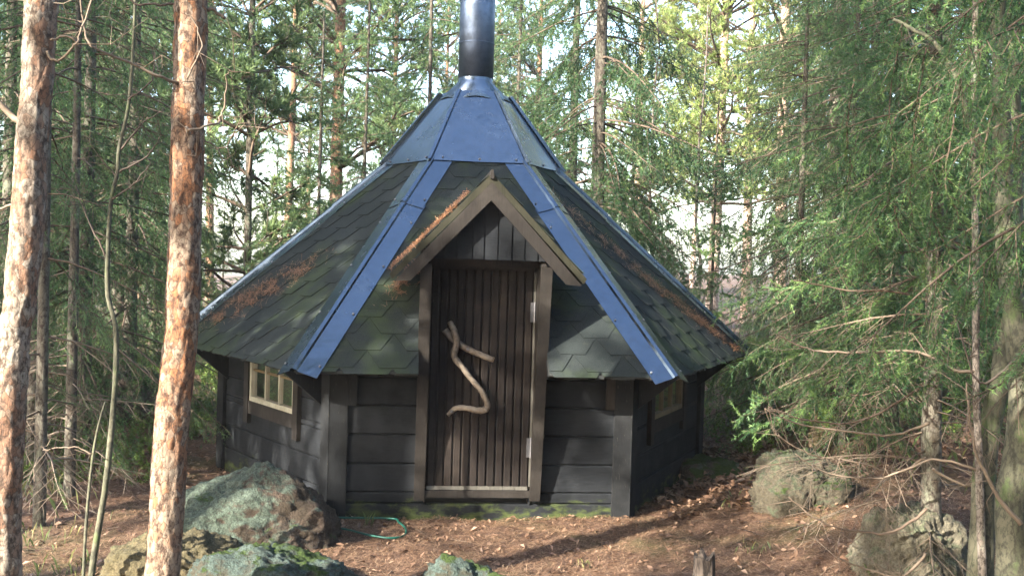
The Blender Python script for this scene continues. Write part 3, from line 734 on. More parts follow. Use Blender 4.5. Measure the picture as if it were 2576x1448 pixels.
def spruce(seed, H, lmax, z0, nb=5, gap=.34, sub=.1, tert=.08, hang=.5, dens=70, nl=.05, nw=.011, tr=.1, mat='spruce_needles', droop=.5, live=1., deadz=0, top=1.0, tint=.45, pow_=.85):
    rng = np.random.RandomState(seed); S = Seg(); D = Seg(); z = z0; ztop = H*top
    lean = rng.normal(size=2)*.006
    while z < ztop-.15:
        f = z/H
        for i in range(nb+rng.randint(-1, 2)):
            az = rng.rand()*2*math.pi; L = lmax*(1-f)**pow_*(.65+.5*rng.rand())+.12
            if rng.rand() < .07: continue
            spruce_branch(S, rng, (lean[0]*z, lean[1]*z, z+rng.normal()*.06), az, L, .25*f+.0-.1*(1-f)+rng.normal()*.08+(.5 if f > .9 else 0), droop*(1-f*.5), sub, tert, hang, live=live)
        z += gap*(.7+.6*rng.rand())
    z = .3
    while z < deadz:
        for i in range(3):
            az = rng.rand()*6.28; L = lmax*(.25+.4*rng.rand()); spruce_branch(D, rng, (0, 0, z), az, L, rng.normal()*.12, .25, .16, .12, .12, live=0)
        z += .3*(.6+.8*rng.rand())
    if not (z0 >= ztop): S.twig(np.array([lean[0]*H, lean[1]*H, H-.5]), np.array([lean[0]*H, lean[1]*H, H+.1]), 2)
    k = 9; path = [(lean[0]*H*i/k, lean[1]*H*i/k, (H-.05)*i/k-(.4 if i == 0 else 0)) for i in range(k+1)]
    return dict(trunk=trunk_mesh('trunk', path, tr, .012, 10, .05, seed, .25), branches=tubes_mesh('branches', S.T+D.T), crown=needle_mesh('crown', S.N, rng, dens, nl, nw, tint0=tint), mat=mat, bark='spruce_bark', H=H)
def pine(seed, H, z0, lmax, nb=4, gap=.55, tr=.13, mat='pine_needles', dens=150, nl=.09, nw=.019, stubs=True, tint=.5, bark_='red_bark', bend=.1, sparse=1.0):
    rng = np.random.RandomState(seed); S = Seg(); z = z0
    kx = rng.normal()*bend; ky = rng.normal()*bend
    def ctr(z_): f = z_/H; return np.array([kx*math.sin(f*3.0), ky*math.sin(f*2.3), z_])
    while z < H-.2:
        f = (z-z0)/(H-z0)
        for i in range(nb+rng.randint(-1, 2)):
            az = rng.rand()*2*math.pi; L = lmax*(.35+.65*math.sin(min(1, (1-f)*1.25)*math.pi*.55))*(.55+.6*rng.rand())
            d = np.array([math.cos(az), math.sin(az), .25+.6*f+rng.normal()*.15]); d /= np.linalg.norm(d); n = 6; p = ctr(z); pts = [p]
            for j in range(n): d = d+rng.normal(size=3)*.13+np.array([0, 0, .03]); d /= np.linalg.norm(d); p = p+d*L/n; pts.append(p)
            pts = np.array(pts); S.tube(pts, .012+.014*L, .006)
            m = int(L/.14)+2
            for j in range(m):
                g = .3+.7*(j+rng.rand())/m; kk = min(int(g*n), n-1); q = pts[kk]+(pts[kk+1]-pts[kk])*(g*n-kk); t = pts[kk+1]-pts[kk]; t /= np.linalg.norm(t)
                s = rng.normal(size=3); s[2] = abs(s[2])*.4; s -= t*np.dot(s, t)*.6; s /= np.linalg.norm(s); sl = (.2+.3*rng.rand())*(1.1-g*.4)*min(1, L)
                e = q+(s*.8+t*.5)*sl; S.tube([q, (q+e)/2+rng.normal(size=3)*.02, e], .005, .003)
                for u in range(int(3*sparse)+rng.randint(0, 3)):
                    h = q+(e-q)*(.35+.65*rng.rand()); dd = s*.4+t*.4+rng.normal(size=3)*.5+np.array([0, 0, .35]); dd /= np.linalg.norm(dd)
                    h2 = h+dd*(.08+.12*rng.rand()); S.tube([h, h2], .003, .002); S.twig(h+(h2-h)*.3, h2+dd*.02, 1)
        z += gap*(.6+.8*rng.rand())
    if stubs:
        z = 1.2
        while z < z0:
            az = rng.rand()*6.28; L = .2+.9*rng.rand()**2; c = ctr(z); e = c+np.array([math.cos(az)*L, math.sin(az)*L, rng.normal()*.12*L+.05]); S.tube([c, (c+e)/2+rng.normal(size=3)*.04*L, e], .011, .004)
            if L > .5:
                for u in range(4): g = c+(e-c)*(.4+.6*rng.rand()); S.tube([g, g+rng.normal(size=3)*.17], .004, .002)
            z += .25+.5*rng.rand()
    k = 12; path = [tuple(ctr(H*i/k)-np.array([0, 0, .4 if i == 0 else 0])) for i in range(k+1)]
    return dict(trunk=trunk_mesh('trunk', path, tr, .03, 10, .04, seed, .2), branches=tubes_mesh('branches', S.T), crown=needle_mesh('crown', S.N, rng, dens, nl, nw, ang=42, tint0=tint, tvar=.2), mat=mat, bark=bark_, H=H)
def bare_tree(seed, H, tr=.03, z0=.5, spread=.5, n=22, bark_='grey_bark', mat='twig'):
    rng = np.random.RandomState(seed); S = Seg(); k = 8; dx = rng.normal(size=(k+1, 2)).cumsum(0)*.04*H/4
    path = [(dx[i, 0], dx[i, 1], H*i/k-(.2 if i == 0 else 0)) for i in range(k+1)]; P = np.array(path)
    def grow(p, d, L, r, lv):
        m = 5; pts = [p]
        for i in range(m): d = d+rng.normal(size=3)*.16+np.array([0, 0, .07]); d /= np.linalg.norm(d); p = p+d*L/m; pts.append(p)
        S.tube(np.array(pts), r, r*.35)
        if lv:
            for i in range(4 if lv == 2 else 3):
                j = rng.randint(1, m+1); s = rng.normal(size=3); s[2] = abs(s[2])*.6; nd = d*.6+s/np.linalg.norm(s)*.6; grow(pts[j], nd/np.linalg.norm(nd), L*(.35+.25*rng.rand()), r*.5, lv-1)
    for i in range(n):
        z = z0+(H-z0)*(i+rng.rand())/n; f = z/H*k; a = int(min(f, k-1)); p = P[a]+(P[a+1]-P[a])*(f-a); az = rng.rand()*6.28
        d = np.array([math.cos(az), math.sin(az), .9]); d /= np.linalg.norm(d); grow(p, d, H*spread*.4*(1-z/H*.6), tr*.28*(1-z/H*.6), 2)
    return dict(trunk=trunk_mesh('trunk', path, tr, tr*.25, 8, .03, seed), branches=tubes_mesh('branches', S.T), crown=None, mat=mat, bark=bark_, H=H)

PROTO = {}
PROTO['spruce_a'] = spruce(11, 9, 1.9, .7, deadz=0, nb=6, gap=.3, dens=60, nl=.06, nw=.014, tr=.075)
PROTO['spruce_b'] = spruce(12, 11, 2.4, 2.2, nb=6, gap=.36, hang=.8, droop=.8, dens=60, nl=.06, nw=.014, tr=.1, deadz=2.2)
PROTO['spruce_c'] = spruce(13, 5.2, 1.15, .35, nb=5, gap=.27, dens=110, tr=.04, hang=.25, droop=.15, tint=.65)
PROTO['spruce_thin'] = spruce(14, 8, .95, 1.6, nb=5, gap=.3, dens=85, tr=.045, hang=.4, deadz=1.6, tint=.5, pow_=.5)
PROTO['pine_a'] = pine(21, 13.5, 3.2, 2.3, nb=5, gap=.5)
PROTO['pine_b'] = pine(22, 15, 5.2, 2.6, nb=5)
PROTO['pine_c'] = pine(23, 11, 1.8, 1.9, nb=5, gap=.45, tr=.09)
PROTO['pine_young'] = pine(24, 6.5, 1.1, 1.1, nb=4, gap=.34, tr=.05, bend=.05, bark_='spruce_bark')
PROTO['sunlit_pine_a'] = pine(25, 12, 2.6, 2.3, nb=5, gap=.5, mat='sunlit_pine_needles', tint=.6, bark_='pale_bark')
PROTO['sunlit_pine_b'] = pine(26, 14, 4.5, 2.3, nb=5, mat='sunlit_pine_needles', tint=.55, bark_='pale_bark')
PROTO['bare'] = bare_tree(31, 5.5, .035)
PROTO['near_spruce_a'] = spruce(41, 7.5, 1.75, 1.45, nb=6, gap=.3, sub=.075, tert=.06, hang=.75, dens=190, nl=.022, nw=.0045, tr=.065, mat='near_needles', droop=.55, deadz=1.5, tint=.5, pow_=.6)
PROTO['near_spruce_b'] = spruce(42, 8.5, 1.9, .75, nb=6, gap=.32, sub=.08, tert=.065, hang=.6, dens=170, nl=.024, nw=.0052, tr=.07, mat='near_needles', droop=.5, tint=.45, pow_=.7)
PROTO['shade_pine'] = pine(63, 9.5, 4.1, 1.9, nb=4, gap=.5, sparse=.7)
def plant(kind, x, y, label=None, cat='tree', group=None, s=1.0, rz=None, lean=(0, 0), name=None, z=None):
    P = PROTO[kind]; nm = name or ('spruce_tree' if 'spruce' in kind else 'bare_sapling' if kind == 'bare' else 'pine_tree')
    root = empty(nm, (x, y, float(gh(x, y)) if z is None else z), label, cat, group)
    root.rotation_euler = (lean[0], lean[1], R2.uniform(0, 6.28) if rz is None else rz); root.scale = (s, s, s)
    link('trunk', P['trunk'], P['bark'], root)
    tag(link('branches', P['branches'], P.get('bmat', 'twig'), root), kind='stuff')
    if P['crown'] is not None: link('crown', P['crown'], P['mat'], root)
    return root
R2 = random.Random(77)
PLACED = []
def plant_px(kind, px, dist, s=1.0, **k):
    g = at(px, 724, dist); r = plant(kind, g[0], g[1], s=s, **k); PLACED.append((px, dist, kind, r)); return r
# background wood, left of the flue
for kind, px, d, s in [
    ('pine_b', 530, 30, 1), ('pine_b', 715, 29, 1), ('pine_a', 838, 17.5, 1.), ('pine_young', 622, 13.5, 1.05), ('spruce_thin', 905, 13.5, .8), ('spruce_c', 795, 12.5, .9),
    ('spruce_thin', 1074, 15, 1.0), ('pine_c', 985, 26, 1), ('pine_a', 770, 44, 1),
    ('pine_a', 1110, 40, 1), ('spruce_c', 560, 20, .6),
    ('spruce_c', 690, 17.5, .7), ('pine_c', 350, 30, 1), ('pine_a', 400, 22, .95), ('spruce_c', 960, 18, .7)]:
    plant_px(kind, px, d, s)
# behind, right of the flue
for kind, px, d, s in [
    ('spruce_b', 1432, 16, .95), ('spruce_b', 1497, 13.5, 1.1), ('spruce_thin', 1285, 18, 1.1), ('pine_a', 1340, 32, 1), ('pine_c', 1240, 40, 1),
    ('sunlit_pine_a', 1600, 28, 1), ('sunlit_pine_a', 1790, 22, 1.05), ('sunlit_pine_b', 1880, 27, 1.05), ('sunlit_pine_a', 1965, 21, 1.1), ('sunlit_pine_b', 2080, 30, 1), ('bare', 1640, 14, .9), ('bare', 1745, 17, 1.),
    ('pine_young', 1590, 19, .7), ('spruce_c', 1790, 14.5, .7), ('spruce_c', 1660, 23, .6), ('sunlit_pine_b', 1740, 56, 1.1)]:
    plant_px(kind, px, d, s)
# dark wood at the left
for kind, px, d, s in [('near_spruce_b', 330, 10.5, 1), ('near_spruce_b', 215, 9, .95), ('spruce_b', 120, 12, .9), ('near_spruce_b', 20, 9.5, 1.), ('spruce_b', 300, 15, 1), ('spruce_a', 60, 15, 1), ('spruce_a', 400, 15.5, .8), ('pine_c', 150, 21, 1), ('spruce_a', 230, 22, 1.1),
    ('spruce_thin', 92, 8.2, 1), ('pine_b', 30, 28, 1), ('spruce_a', 100, 30, 1.2), ('spruce_c', 440, 19, .9)]:
    plant_px(kind, px, d, s)
# dark wood at the right
for kind, px, d, s in [('near_spruce_b', 2010, 9.6, .62), ('near_spruce_a', 2180, 10.5, 1.0), ('near_spruce_b', 2130, 8.6, .6), ('near_spruce_b', 2250, 8.6, 1), ('spruce_a', 2440, 10, 1.), ('spruce_b', 2080, 14, 1), ('spruce_a', 2560, 11, 1.1), ('spruce_b', 2350, 15, 1), ('spruce_a', 2160, 18, 1.1), ('spruce_b', 2480, 19, 1.1), ('spruce_a', 2700, 14, 1.1),
    ('spruce_a', 2250, 25, 1.2), ('spruce_a', 2600, 24, 1.2)]:
    plant_px(kind, px, d, s)

# ------------------------------------------------------------------ near trunks
def boughs(parent, base, n, z0, z1, seed, lmin, lmax, az0, az1, live, mat='twig', dens=300, nl=.02, nw=.0034, hang=.6, sub=.075, tert=.055, droop=.5, nm='needles', tint=.5, pitch=.1, curve=None):
    rng = np.random.RandomState(seed); S = Seg()
    for i in range(n):
        z = z0+(z1-z0)*(i+rng.rand())/n; L = lmin+(lmax-lmin)*rng.rand(); az = math.radians(az0+(az1-az0)*rng.rand())
        spruce_branch(S, rng, (base[0], base[1], z), az, L, rng.normal()*.12+pitch, droop, sub, tert, hang, live=live, r=.004+.0045*L)
    if S.N: link('needles', needle_mesh(nm, S.N, rng, dens, nl, nw, tint0=tint), 'near_needles', parent)
    tag(link('boughs', tubes_mesh('boughs', S.T), mat, parent), kind='stuff')
def px_path(pts, dist): return [at(x, y, dist if np.isscalar(dist) else dist[i]) for i, (x, y) in enumerate(pts)]
def resample(pts, step):
    P = [Vector(p) for p in pts]; out, _ = smoothpath(P, [1]*len(P), 24); L = [0]
    for a, b in zip(out, out[1:]): L.append(L[-1]+(b-a).length)
    n = max(2, int(L[-1]/step)); res = []; j = 0
    for i in range(n+1):
        t = L[-1]*i/n
        while j < len(L)-2 and L[j+1] < t: j += 1
        res.append(out[j].lerp(out[j+1], (t-L[j])/max(1e-9, L[j+1]-L[j])))
    return res
def detailed_trunk(name, mat, parent, pts, r0, r1, ns=56, step=.022, amp=.006, seed=0, plate=1.0, flare=0):
    P = resample(pts, step); k = len(P); mb = MB(); rad = [lerp(r0, r1, i/(k-1))*(1+flare*math.exp(-i*step*4)) for i in range(k)]
    mb.tube(P, rad, ns); me = mb.mesh(name, True); n = len(me.vertices); co = np.empty(n*3); me.vertices.foreach_get('co', co); co = co.reshape(-1, 3)
    for i in range(n):
        c = P[i//ns]; p = Vector(co[i]); o = (p-c); q = Vector((p.x*26, p.y*26, p.z*9+seed))
        e = noise.noise(q)*.8+abs(noise.noise(q*2.3))*.7*plate+noise.noise(q*.35)*1.2
        if plate > .5: dd_ = noise.voronoi(Vector((p.x*30, p.y*30, p.z*15+seed))+noise.noise_vector(q)*.5)[0]; e += min(1, (dd_[1]-dd_[0])*3.5)*.75
        co[i] = p+o.normalized()*amp*e
    me.vertices.foreach_set('co', co.ravel()); me.update(); return link(name, me, mat, parent)
def branch_px(parent, pts, dist, r0, r1, mat='twig_pale', name='branch', side=0, seed=0):
    rng = np.random.RandomState(seed); P = [Vector(p) for p in px_path(pts, dist)]; P = [P[0]]+[p+Vector(rng.normal(size=3)*.018) for p in P[1:]]; o, rr = smoothpath(P, list(np.linspace(r0, r1, len(P))), 5, .005)
    b = MB(); b.tube(o, rr, 7); ob = b.build(name, mat, parent, smooth=True)
    if side:
        T = []
        for i in range(side):
            p = np.array(o[rng.randint(len(o)//4, len(o))]); d = rng.normal(size=3); d /= np.linalg.norm(d); l = .1+.25*rng.rand(); m_ = p+d*l*.5; T.append((np.array([p, m_, m_+(d+rng.normal(size=3)*.5)*l*.4]), .0025, .001))
            T.append((np.array([m_, m_+rng.normal(size=3)*.07]), .0016, .0008))
        o2 = link('twigs', tubes_mesh('twigs', T), mat, ob); o2['kind'] = 'stuff'
    return ob
def near_pine(pts, dist, r0, r1, label, seed, crown, mat='pine_bark'):
    path = px_path(pts, dist); b = path[0].copy(); root = empty('pine_tree', (0, 0, 0), label, 'tree')
    detailed_trunk('trunk', mat, root, path, r0, r1, seed=seed, amp=.0065, flare=.25)
    c = link('crown', PROTO[crown]['crown'], PROTO[crown]['mat'], root); c.location = (path[-1][0], path[-1][1], path[-1][2]-PROTO[crown]['H']*.98)
    c = tag(link('branches', PROTO[crown]['branches_top'], 'twig', root), kind='stuff'); c.location = (path[-1][0], path[-1][1], path[-1][2]-PROTO[crown]['H']*.98)
    return root
PROTO['tall'] = pine(61, 13, 9.2, 1.7, stubs=False); PROTO['tall']['branches_top'] = PROTO['tall']['branches']
def ext(pts, dist, ztop):                       # carry the trunk on upwards beyond the picture
    a, b = pts[-2], pts[-1]; ys = b[1]-(ztop-at(*b, dist)[2])*FPX/dist
    n = 7; sx = (b[0]-a[0])/(b[1]-a[1])*.6; return pts+[(b[0]+sx*(ys-b[1])*i/n, b[1]+(ys-b[1])*i/n) for i in range(1, n+1)]
p1 = near_pine(ext([(-2, 1800), (8, 1448), (15, 1174), (35, 850), (54, 724), (82, 350), (105, 0)], 4.2, 8.5), 4.2, .060, .05, 'leaning pine with pale peeling bark at the very left edge', 3, 'tall')
branch_px(p1, [(75, 345), (40, 322), (-10, 275), (-80, 180)], 4.2, .018, .01)
branch_px(p1, [(120, 130), (150, 130), (175, 108), (200, 75), (240, 15), (250, -60)], 4.15, .006, .003, side=5, seed=2)
branch_px(p1, [(125, 105), (150, 101), (170, 103), (178, 108)], 4.15, .005, .003)
branch_px(p1, [(40, 528), (10, 525), (-40, 515)], 4.2, .007, .005)
branch_px(p1, [(85, 95), (60, 90), (35, 82)], 4.2, .009, .004, mat='twig_dark')
p2 = near_pine(ext([(398, 1730), (408, 1448), (421, 1274), (432, 1084), (455, 850), (460, 724), (472, 350), (480, 0)], 4.6, 9), 4.6, .071, .052, 'reddish brown pine with flaking bark standing before the left end of the hut roof', 9, 'tall', 'pine_red')
branch_px(p2, [(462, 200), (442, 195), (370, 165), (280, 140), (235, 107), (205, 40), (195, -30)], [4.6, 4.53, 4.45, 4.4, 4.4, 4.4, 4.4], .008, .003, side=8, seed=4)
branch_px(p2, [(280, 140), (262, 145), (255, 160), (245, 172)], 4.4, .003, .0015)
branch_px(p2, [(465, 45), (440, 37), (390, 28), (350, 12), (300, -30)], 4.6, .007, .004, mat='twig_dark', side=4, seed=5)
branch_px(p2, [(495, 33), (512, 32), (538, 30)], 4.6, .010, .008)
branch_px(p2, [(470, 322), (478, 335), (492, 340), (530, 332), (555, 295), (572, 225), (570, 182), (595, 182)], [4.5, 4.45, 4.45, 4.5, 4.5, 4.5, 4.5, 4.5], .008, .002, side=7, seed=6)
branch_px(p2, [(470, 200), (490, 120), (488, 60), (470, 48)], 4.48, .004, .003, side=2, seed=7)
branch_px(p2, [(490, 336), (560, 352), (620, 340), (660, 330)], 4.6, .004, .0015, side=7, seed=8)
LEFTB = []
# young bare stems at the left
sp = empty('sapling', (0, 0, 0), 'taller of two thin smooth green-grey bare saplings beside the reddish pine', 'sapling')
detailed_trunk('trunk', 'smooth_bark', sp, px_path([(215, 1640), (232, 1430), (268, 1200), (290, 950), (290, 820), (270, 724), (278, 520), (295, 435), (300, 370), (325, 250), (340, 0), (345, -400)], 5.3), .017, .004, ns=12, step=.05, amp=.0012)
for i, q in enumerate([[(297, 435), (360, 395), (430, 350)], [(300, 380), (360, 320), (425, 260)], [(268, 650), (245, 600), (215, 520), (185, 472)], [(285, 500), (330, 455), (370, 400)], [(325, 250), (370, 200), (400, 120)], [(290, 440), (280, 425), (270, 410)]]):
    branch_px(sp, q, 5.3, .006, .002, mat='twig_dark', side=4, seed=i+20)
sp = empty('sapling', (0, 0, 0), 'shorter of two thin bare saplings, nearest the leaning pine at the left', 'sapling')
detailed_trunk('trunk', 'smooth_bark', sp, px_path([(205, 1600), (212, 1400), (222, 1250), (236, 1130), (250, 1060), (265, 1010)], 5.2), .010, .004, ns=10, step=.05, amp=.001)
branch_px(sp, [(233, 1140), (200, 1125), (150, 1120), (110, 1128)], 5.2, .004, .002, side=5, seed=31)

for i, (px, D_, n_, lab) in enumerate([(110, 6.6, 16, 'young spruce with bare dead twigs low down, just right of the leaning pine'), (185, 7.4, 14, 'young spruce with a tangle of dead twigs behind the two saplings')]):
    t_ = empty('spruce_tree', (0, 0, 0), lab, 'tree'); g_ = at(px, 724, D_); zz = float(gh(g_[0], g_[1]))
    detailed_trunk('trunk', 'spruce_bark', t_, [(g_[0], g_[1], zz-.2), (g_[0], g_[1], 2), (g_[0], g_[1], 5.5)], .04, .01, ns=14, step=.06, amp=.002, seed=i)
    rngb = 80+i; LEFTB.append((t_, g_, n_, rngb))
# ------------------------------------------------------------------ near wood at the right
r1 = empty('spruce_tree', (0, 0, 0), 'slim spruce with straight speckled trunk and bare dead lower boughs, right of the boulders', 'tree')
TR1 = px_path([(2350, 1470), (2345, 1400), (2342, 1200), (2345, 1000), (2350, 800), (2352, 500), (2350, 0), (2350, -1500)], 6.0)
detailed_trunk('trunk', 'spruce_bark', r1, TR1, .056, .026, ns=30, step=.03, amp=.003, seed=5)
for t_, g_, n_, sd_ in LEFTB:
    boughs(t_, g_, n_, .3, 1.2, sd_, .4, 1.0, 0, 360, 0.0, mat='twig_pale', hang=.4, sub=.07, tert=.07, droop=.4)
    boughs(t_, g_, 26, 1.3, 4.5, sd_+5, .4, 1.1, 0, 360, 1.0, dens=190, nw=.0045, hang=.8, droop=.6)
b1 = TR1[3]
boughs(r1, b1, 60, 1.3, 3.9, 51, .5, 1.2, 60, 330, 1.0, dens=260, nl=.024, hang=.55, nw=.0065, droop=.6, sub=.065)
boughs(r1, b1, 22, 1.45, 3.6, 56, .35, .8, 200, 340, 1.0, dens=260, nl=.024, hang=.6, nw=.0065, droop=.8, sub=.065)
boughs(r1, b1, 11, .15, 1.5, 52, .4, 1.15, 120, 300, 0.0, mat='twig_pale', hang=.35, sub=.06, tert=.06, droop=.45)
boughs(r1, b1, 5, .3, 1.5, 53, .4, 1.0, -60, 100, 0.0, mat='twig_pale', hang=.2, sub=.09, tert=.1, droop=.3)
# nearer spruce beyond the right edge whose boughs hang into the picture
r2 = empty('spruce_tree', (0, 0, 0), 'spruce beyond the right edge whose long drooping boughs hang nearest the camera', 'tree')
TR2 = px_path([(2860, 1700), (2860, 700), (2850, -400), (2850, -2200)], 4.3)
detailed_trunk('trunk', 'spruce_bark', r2, TR2, .07, .03, ns=24, step=.05, amp=.003, seed=8)
boughs(r2, TR2[1], 12, 1.75, 3.3, 61, .9, 1.5, 140, 215, 1.0, dens=320, nl=.022, nw=.0046, hang=.9, sub=.08, tert=.065, droop=.85, tint=.6)
boughs(r2, TR2[1], 5, 1.3, 2.1, 62, .6, .95, 150, 230, .5, dens=420, nl=.021, nw=.0028, hang=.7, sub=.1, tert=.08, tint=.6)
def tips(parent, lines, dist, seed, dens=420, nl=.021, nw=.0045, tint=.75, first=0.0, sd=.05, sl=.13, hang=.5):
    rng = np.random.RandomState(seed); S = Seg()
    for q, dd in lines:
        P = [Vector(p) for p in px_path(q, dd if dd else dist)]; o, _ = smoothpath(P, [1]*len(P), 8, .004); o = [np.array(p) for p in o]; S.tube(np.array(o), .004, .0015); n = len(o)
        for i in range(int(n*first), n-1): S.twig(o[i], o[i+1])
        L = sum(np.linalg.norm(o[i+1]-o[i]) for i in range(n-1)); m = int(L*(1-first)/sd)
        for j in range(m):
            g = first+(1-first)*(j+rng.rand())/m; k = min(int(g*(n-1)), n-2); t = o[k+1]-o[k]; t /= np.linalg.norm(t)+1e-9
            d = t*.8+rng.normal(size=3)*.45+np.array([0, 0, -hang*.5]); d /= np.linalg.norm(d); e = o[k]+d*sl*(1.15-g)*(.6+.8*rng.rand()); S.twig(o[k], e); S.tube(np.array([o[k], e]), .002, .001)
            if rng.rand() < .5: e2 = (o[k]+e)/2; d2 = d+rng.normal(size=3)*.5; S.twig(e2, e2+d2/np.linalg.norm(d2)*sl*.5)
    link('needles', needle_mesh('needles', S.N, rng, dens, nl, nw, tint0=tint, ang=52), 'near_needles', parent)
    tag(link('boughs', tubes_mesh('boughs', S.T), 'twig', parent), kind='stuff')
tips(r2, [([(2270, 60), (2240, 250), (2245, 400), (2230, 520)], 0), ([(2330, 120), (2300, 330), (2290, 450), (2300, 575)], 0), ([(2420, 200), (2380, 430), (2400, 520), (2440, 600)], 0), ([(2250, 520), (2265, 580), (2300, 630), (2320, 668)], 0),
    ([(2345, 480), (2340, 560), (2330, 650), (2325, 695)], 0), ([(2350, 560), (2370, 600), (2400, 650), (2425, 685)], 0), ([(2240, 500), (2200, 560), (2170, 590), (2140, 612)], 0), ([(2600, 250), (2560, 330), (2545, 400), (2530, 455)], 0), ([(2500, 260), (2470, 400), (2465, 500), (2480, 590)], 0), ([(2150, 200), (2130, 330), (2140, 420), (2120, 500)], 0)], 3.7, 91)
tips(r1, [([(2345, 830), (2200, 850), (2050, 880), (1930, 885), (1840, 925)], [6, 6.2, 6.5, 6.8, 7]), ([(2345, 900), (2150, 930), (2000, 975), (1910, 1015), (1850, 1065)], [6, 6.3, 6.6, 6.8, 7]), ([(2345, 960), (2180, 990), (2060, 1010), (1950, 1060), (1880, 1085)], [6, 6.2, 6.4, 6.6, 6.7]),
    ([(2345, 700), (2180, 690), (2020, 720), (1900, 740), (1800, 790)], [6, 6.4, 6.8, 7.2, 7.4]), ([(2345, 600), (2150, 560), (1980, 570), (1860, 600), (1770, 640)], [6, 6.5, 7, 7.4, 7.6])], 6, 92, first=.35, nw=.006, nl=.023, tint=.65, sd=.035, sl=.22, hang=.35)
# leafless mossy trunks at the right edge
d1 = empty('bare_tree', (0, 0, 0), 'crooked greenish smooth trunk swelling at its foot in the lower right corner', 'tree')
detailed_trunk('trunk', 'smooth_bark', d1, px_path([(2550, 1520), (2548, 1400), (2540, 1260), (2565, 1120), (2570, 950), (2545, 750), (2528, 560), (2522, 400), (2515, 150), (2500, -300), (2480, -900)], 5.2), .076, .012, ns=40, step=.03, amp=.004, seed=2, plate=.3, flare=.2)
branch_px(d1, [(2515, 420), (2470, 360), (2430, 250), (2380, 170), (2330, 100), (2260, 40)], 5.2, .026, .008, mat='smooth_bark', side=8, seed=44)
branch_px(d1, [(2560, 900), (2480, 960), (2440, 900), (2390, 780)], 5.1, .008, .003, mat='twig_dark', side=8, seed=45)
branch_px(d1, [(2570, 1320), (2500, 1240), (2455, 1100), (2430, 960)], 5.0, .012, .004, mat='twig_pale', side=8, seed=46)
d2 = empty('bare_tree', (0, 0, 0), 'mossy green trunk leaning right, between the thin grey stem and the crooked trunk', 'tree')
detailed_trunk('trunk', 'smooth_bark', d2, px_path([(2462, 1520), (2468, 1400), (2475, 1200), (2495, 1050), (2520, 930), (2530, 800), (2545, 650), (2550, 400), (2540, 0), (2530, -800)], 5.6), .062, .022, ns=36, step=.03, amp=.004, seed=4, plate=.3, flare=.2)
d3 = empty('bare_tree', (0, 0, 0), 'thin straight grey stem between the speckled spruce and the mossy trunk', 'tree')
detailed_trunk('trunk', 'grey_bark', d3, px_path([(2478, 1540), (2470, 1400), (2462, 1150), (2455, 950), (2455, 700), (2450, 300), (2455, -100), (2450, -800)], 5.5), .021, .010, ns=14, step=.04, amp=.0015, seed=6)
branch_px(d3, [(2462, 930), (2400, 925), (2300, 895), (2150, 900), (2040, 870), (1960, 840)], [5.5, 5.5, 5.6, 5.8, 5.9, 6], .010, .004, mat='twig_pale', side=22, seed=48)
branch_px(d3, [(2455, 1180), (2350, 1160), (2200, 1200), (2080, 1190), (1990, 1140)], [5.5, 5.6, 5.7, 5.8, 5.9], .008, .003, mat='twig_pale', side=16, seed=49)
for i, (q, d) in enumerate([([(2330, 1150), (2250, 1180), (2150, 1170), (2060, 1130), (1960, 1100)], 5.9), ([(2330, 1280), (2250, 1330), (2150, 1340), (2050, 1310), (1990, 1260)], 5.7), ([(2330, 1390), (2260, 1430), (2180, 1420), (2110, 1400)], 5.6),
    ([(2345, 950), (2250, 1040), (2140, 1060), (2030, 1050), (1930, 1010)], 6.0), ([(2340, 1060), (2240, 1090), (2120, 1080), (2000, 1060), (1920, 1035)], 5.8), ([(2350, 760), (2250, 735), (2120, 720), (1990, 715)], 6.), ([(2345, 1180), (2420, 1210), (2500, 1200), (2570, 1230)], 5.7)]):
    branch_px(r1, q, d, .009, .003, mat='twig' if i % 2 else 'twig_pale', side=18, seed=70+i)

# ------------------------------------------------------------------ boulders
import bmesh
def gz(x, y):
    return float(gh(x, y))+.030*noise.fractal(Vector((x, y, 0))*3.1, 1, 2, 4)+.012*noise.noise(Vector((x, y, 0))*17)
def boulder(loc, rad, seed, mat, label, sub=6, rug=.16, rz=0, flat=1.0, name='boulder', fn=None, fine=.02):
    bm = bmesh.new(); bmesh.ops.create_icosphere(bm, subdivisions=sub, radius=1)
    off = Vector((seed*7.3, seed*3.1, seed*1.7))
    for v in bm.verts:
        p = v.co.copy(); q = p.copy()
        r = 1+rug*1.6*noise.noise(p*1.1+off)+rug*.9*noise.noise(p*2.4+off)+rug*.5*noise.fractal(p*4.5+off, 1, 2, 4)
        c = noise.cell(p*1.6+off)*.05
        r += c*rug*2; m_ = max(abs(p.x), abs(p.y), abs(p.z)); r *= lerp(1, 1/(m_**.45)*.86, .5)
        q = p*r; q = Vector((q.x*rad[0], q.y*rad[1], q.z*rad[2])); q += v.co*fine*noise.fractal(p*14+off, .8, 2, 3)
        if fn: q = fn(q)
        v.co = q
    me = bpy.data.meshes.new(name); bm.to_mesh(me); bm.free(); me.polygons.foreach_set('use_smooth', [True]*len(me.polygons))
    o = link(name, me, mat); o.location = loc; o.rotation_euler = (0, 0, rz); return tag(o, label, 'rock')
boulder((-1.42, -2.3, -.07), (.60, .48, .50), 1, 'rock_lichen', 'largest boulder before the left wall, blue-green lichen on its left flank', rz=.2, rug=.11)
boulder((-1.75, -2.95, -.10), (.42, .35, .32), 2, 'rock_tan', 'low yellowish boulder between the reddish pine and the lichened front boulder', rug=.13)
boulder((-1.17, -3.33, -.08), (.47, .36, .34), 3, 'rock_mossy', 'rounded boulder with bright moss and pale lichen at the bottom edge, left of the centre', rug=.13, rz=-.2)
boulder((-.18, -3.32, -.03), (.24, .2, .2), 4, 'rock_mossy', 'small pointed stone at the bottom edge below the door', sub=5, rug=.22)
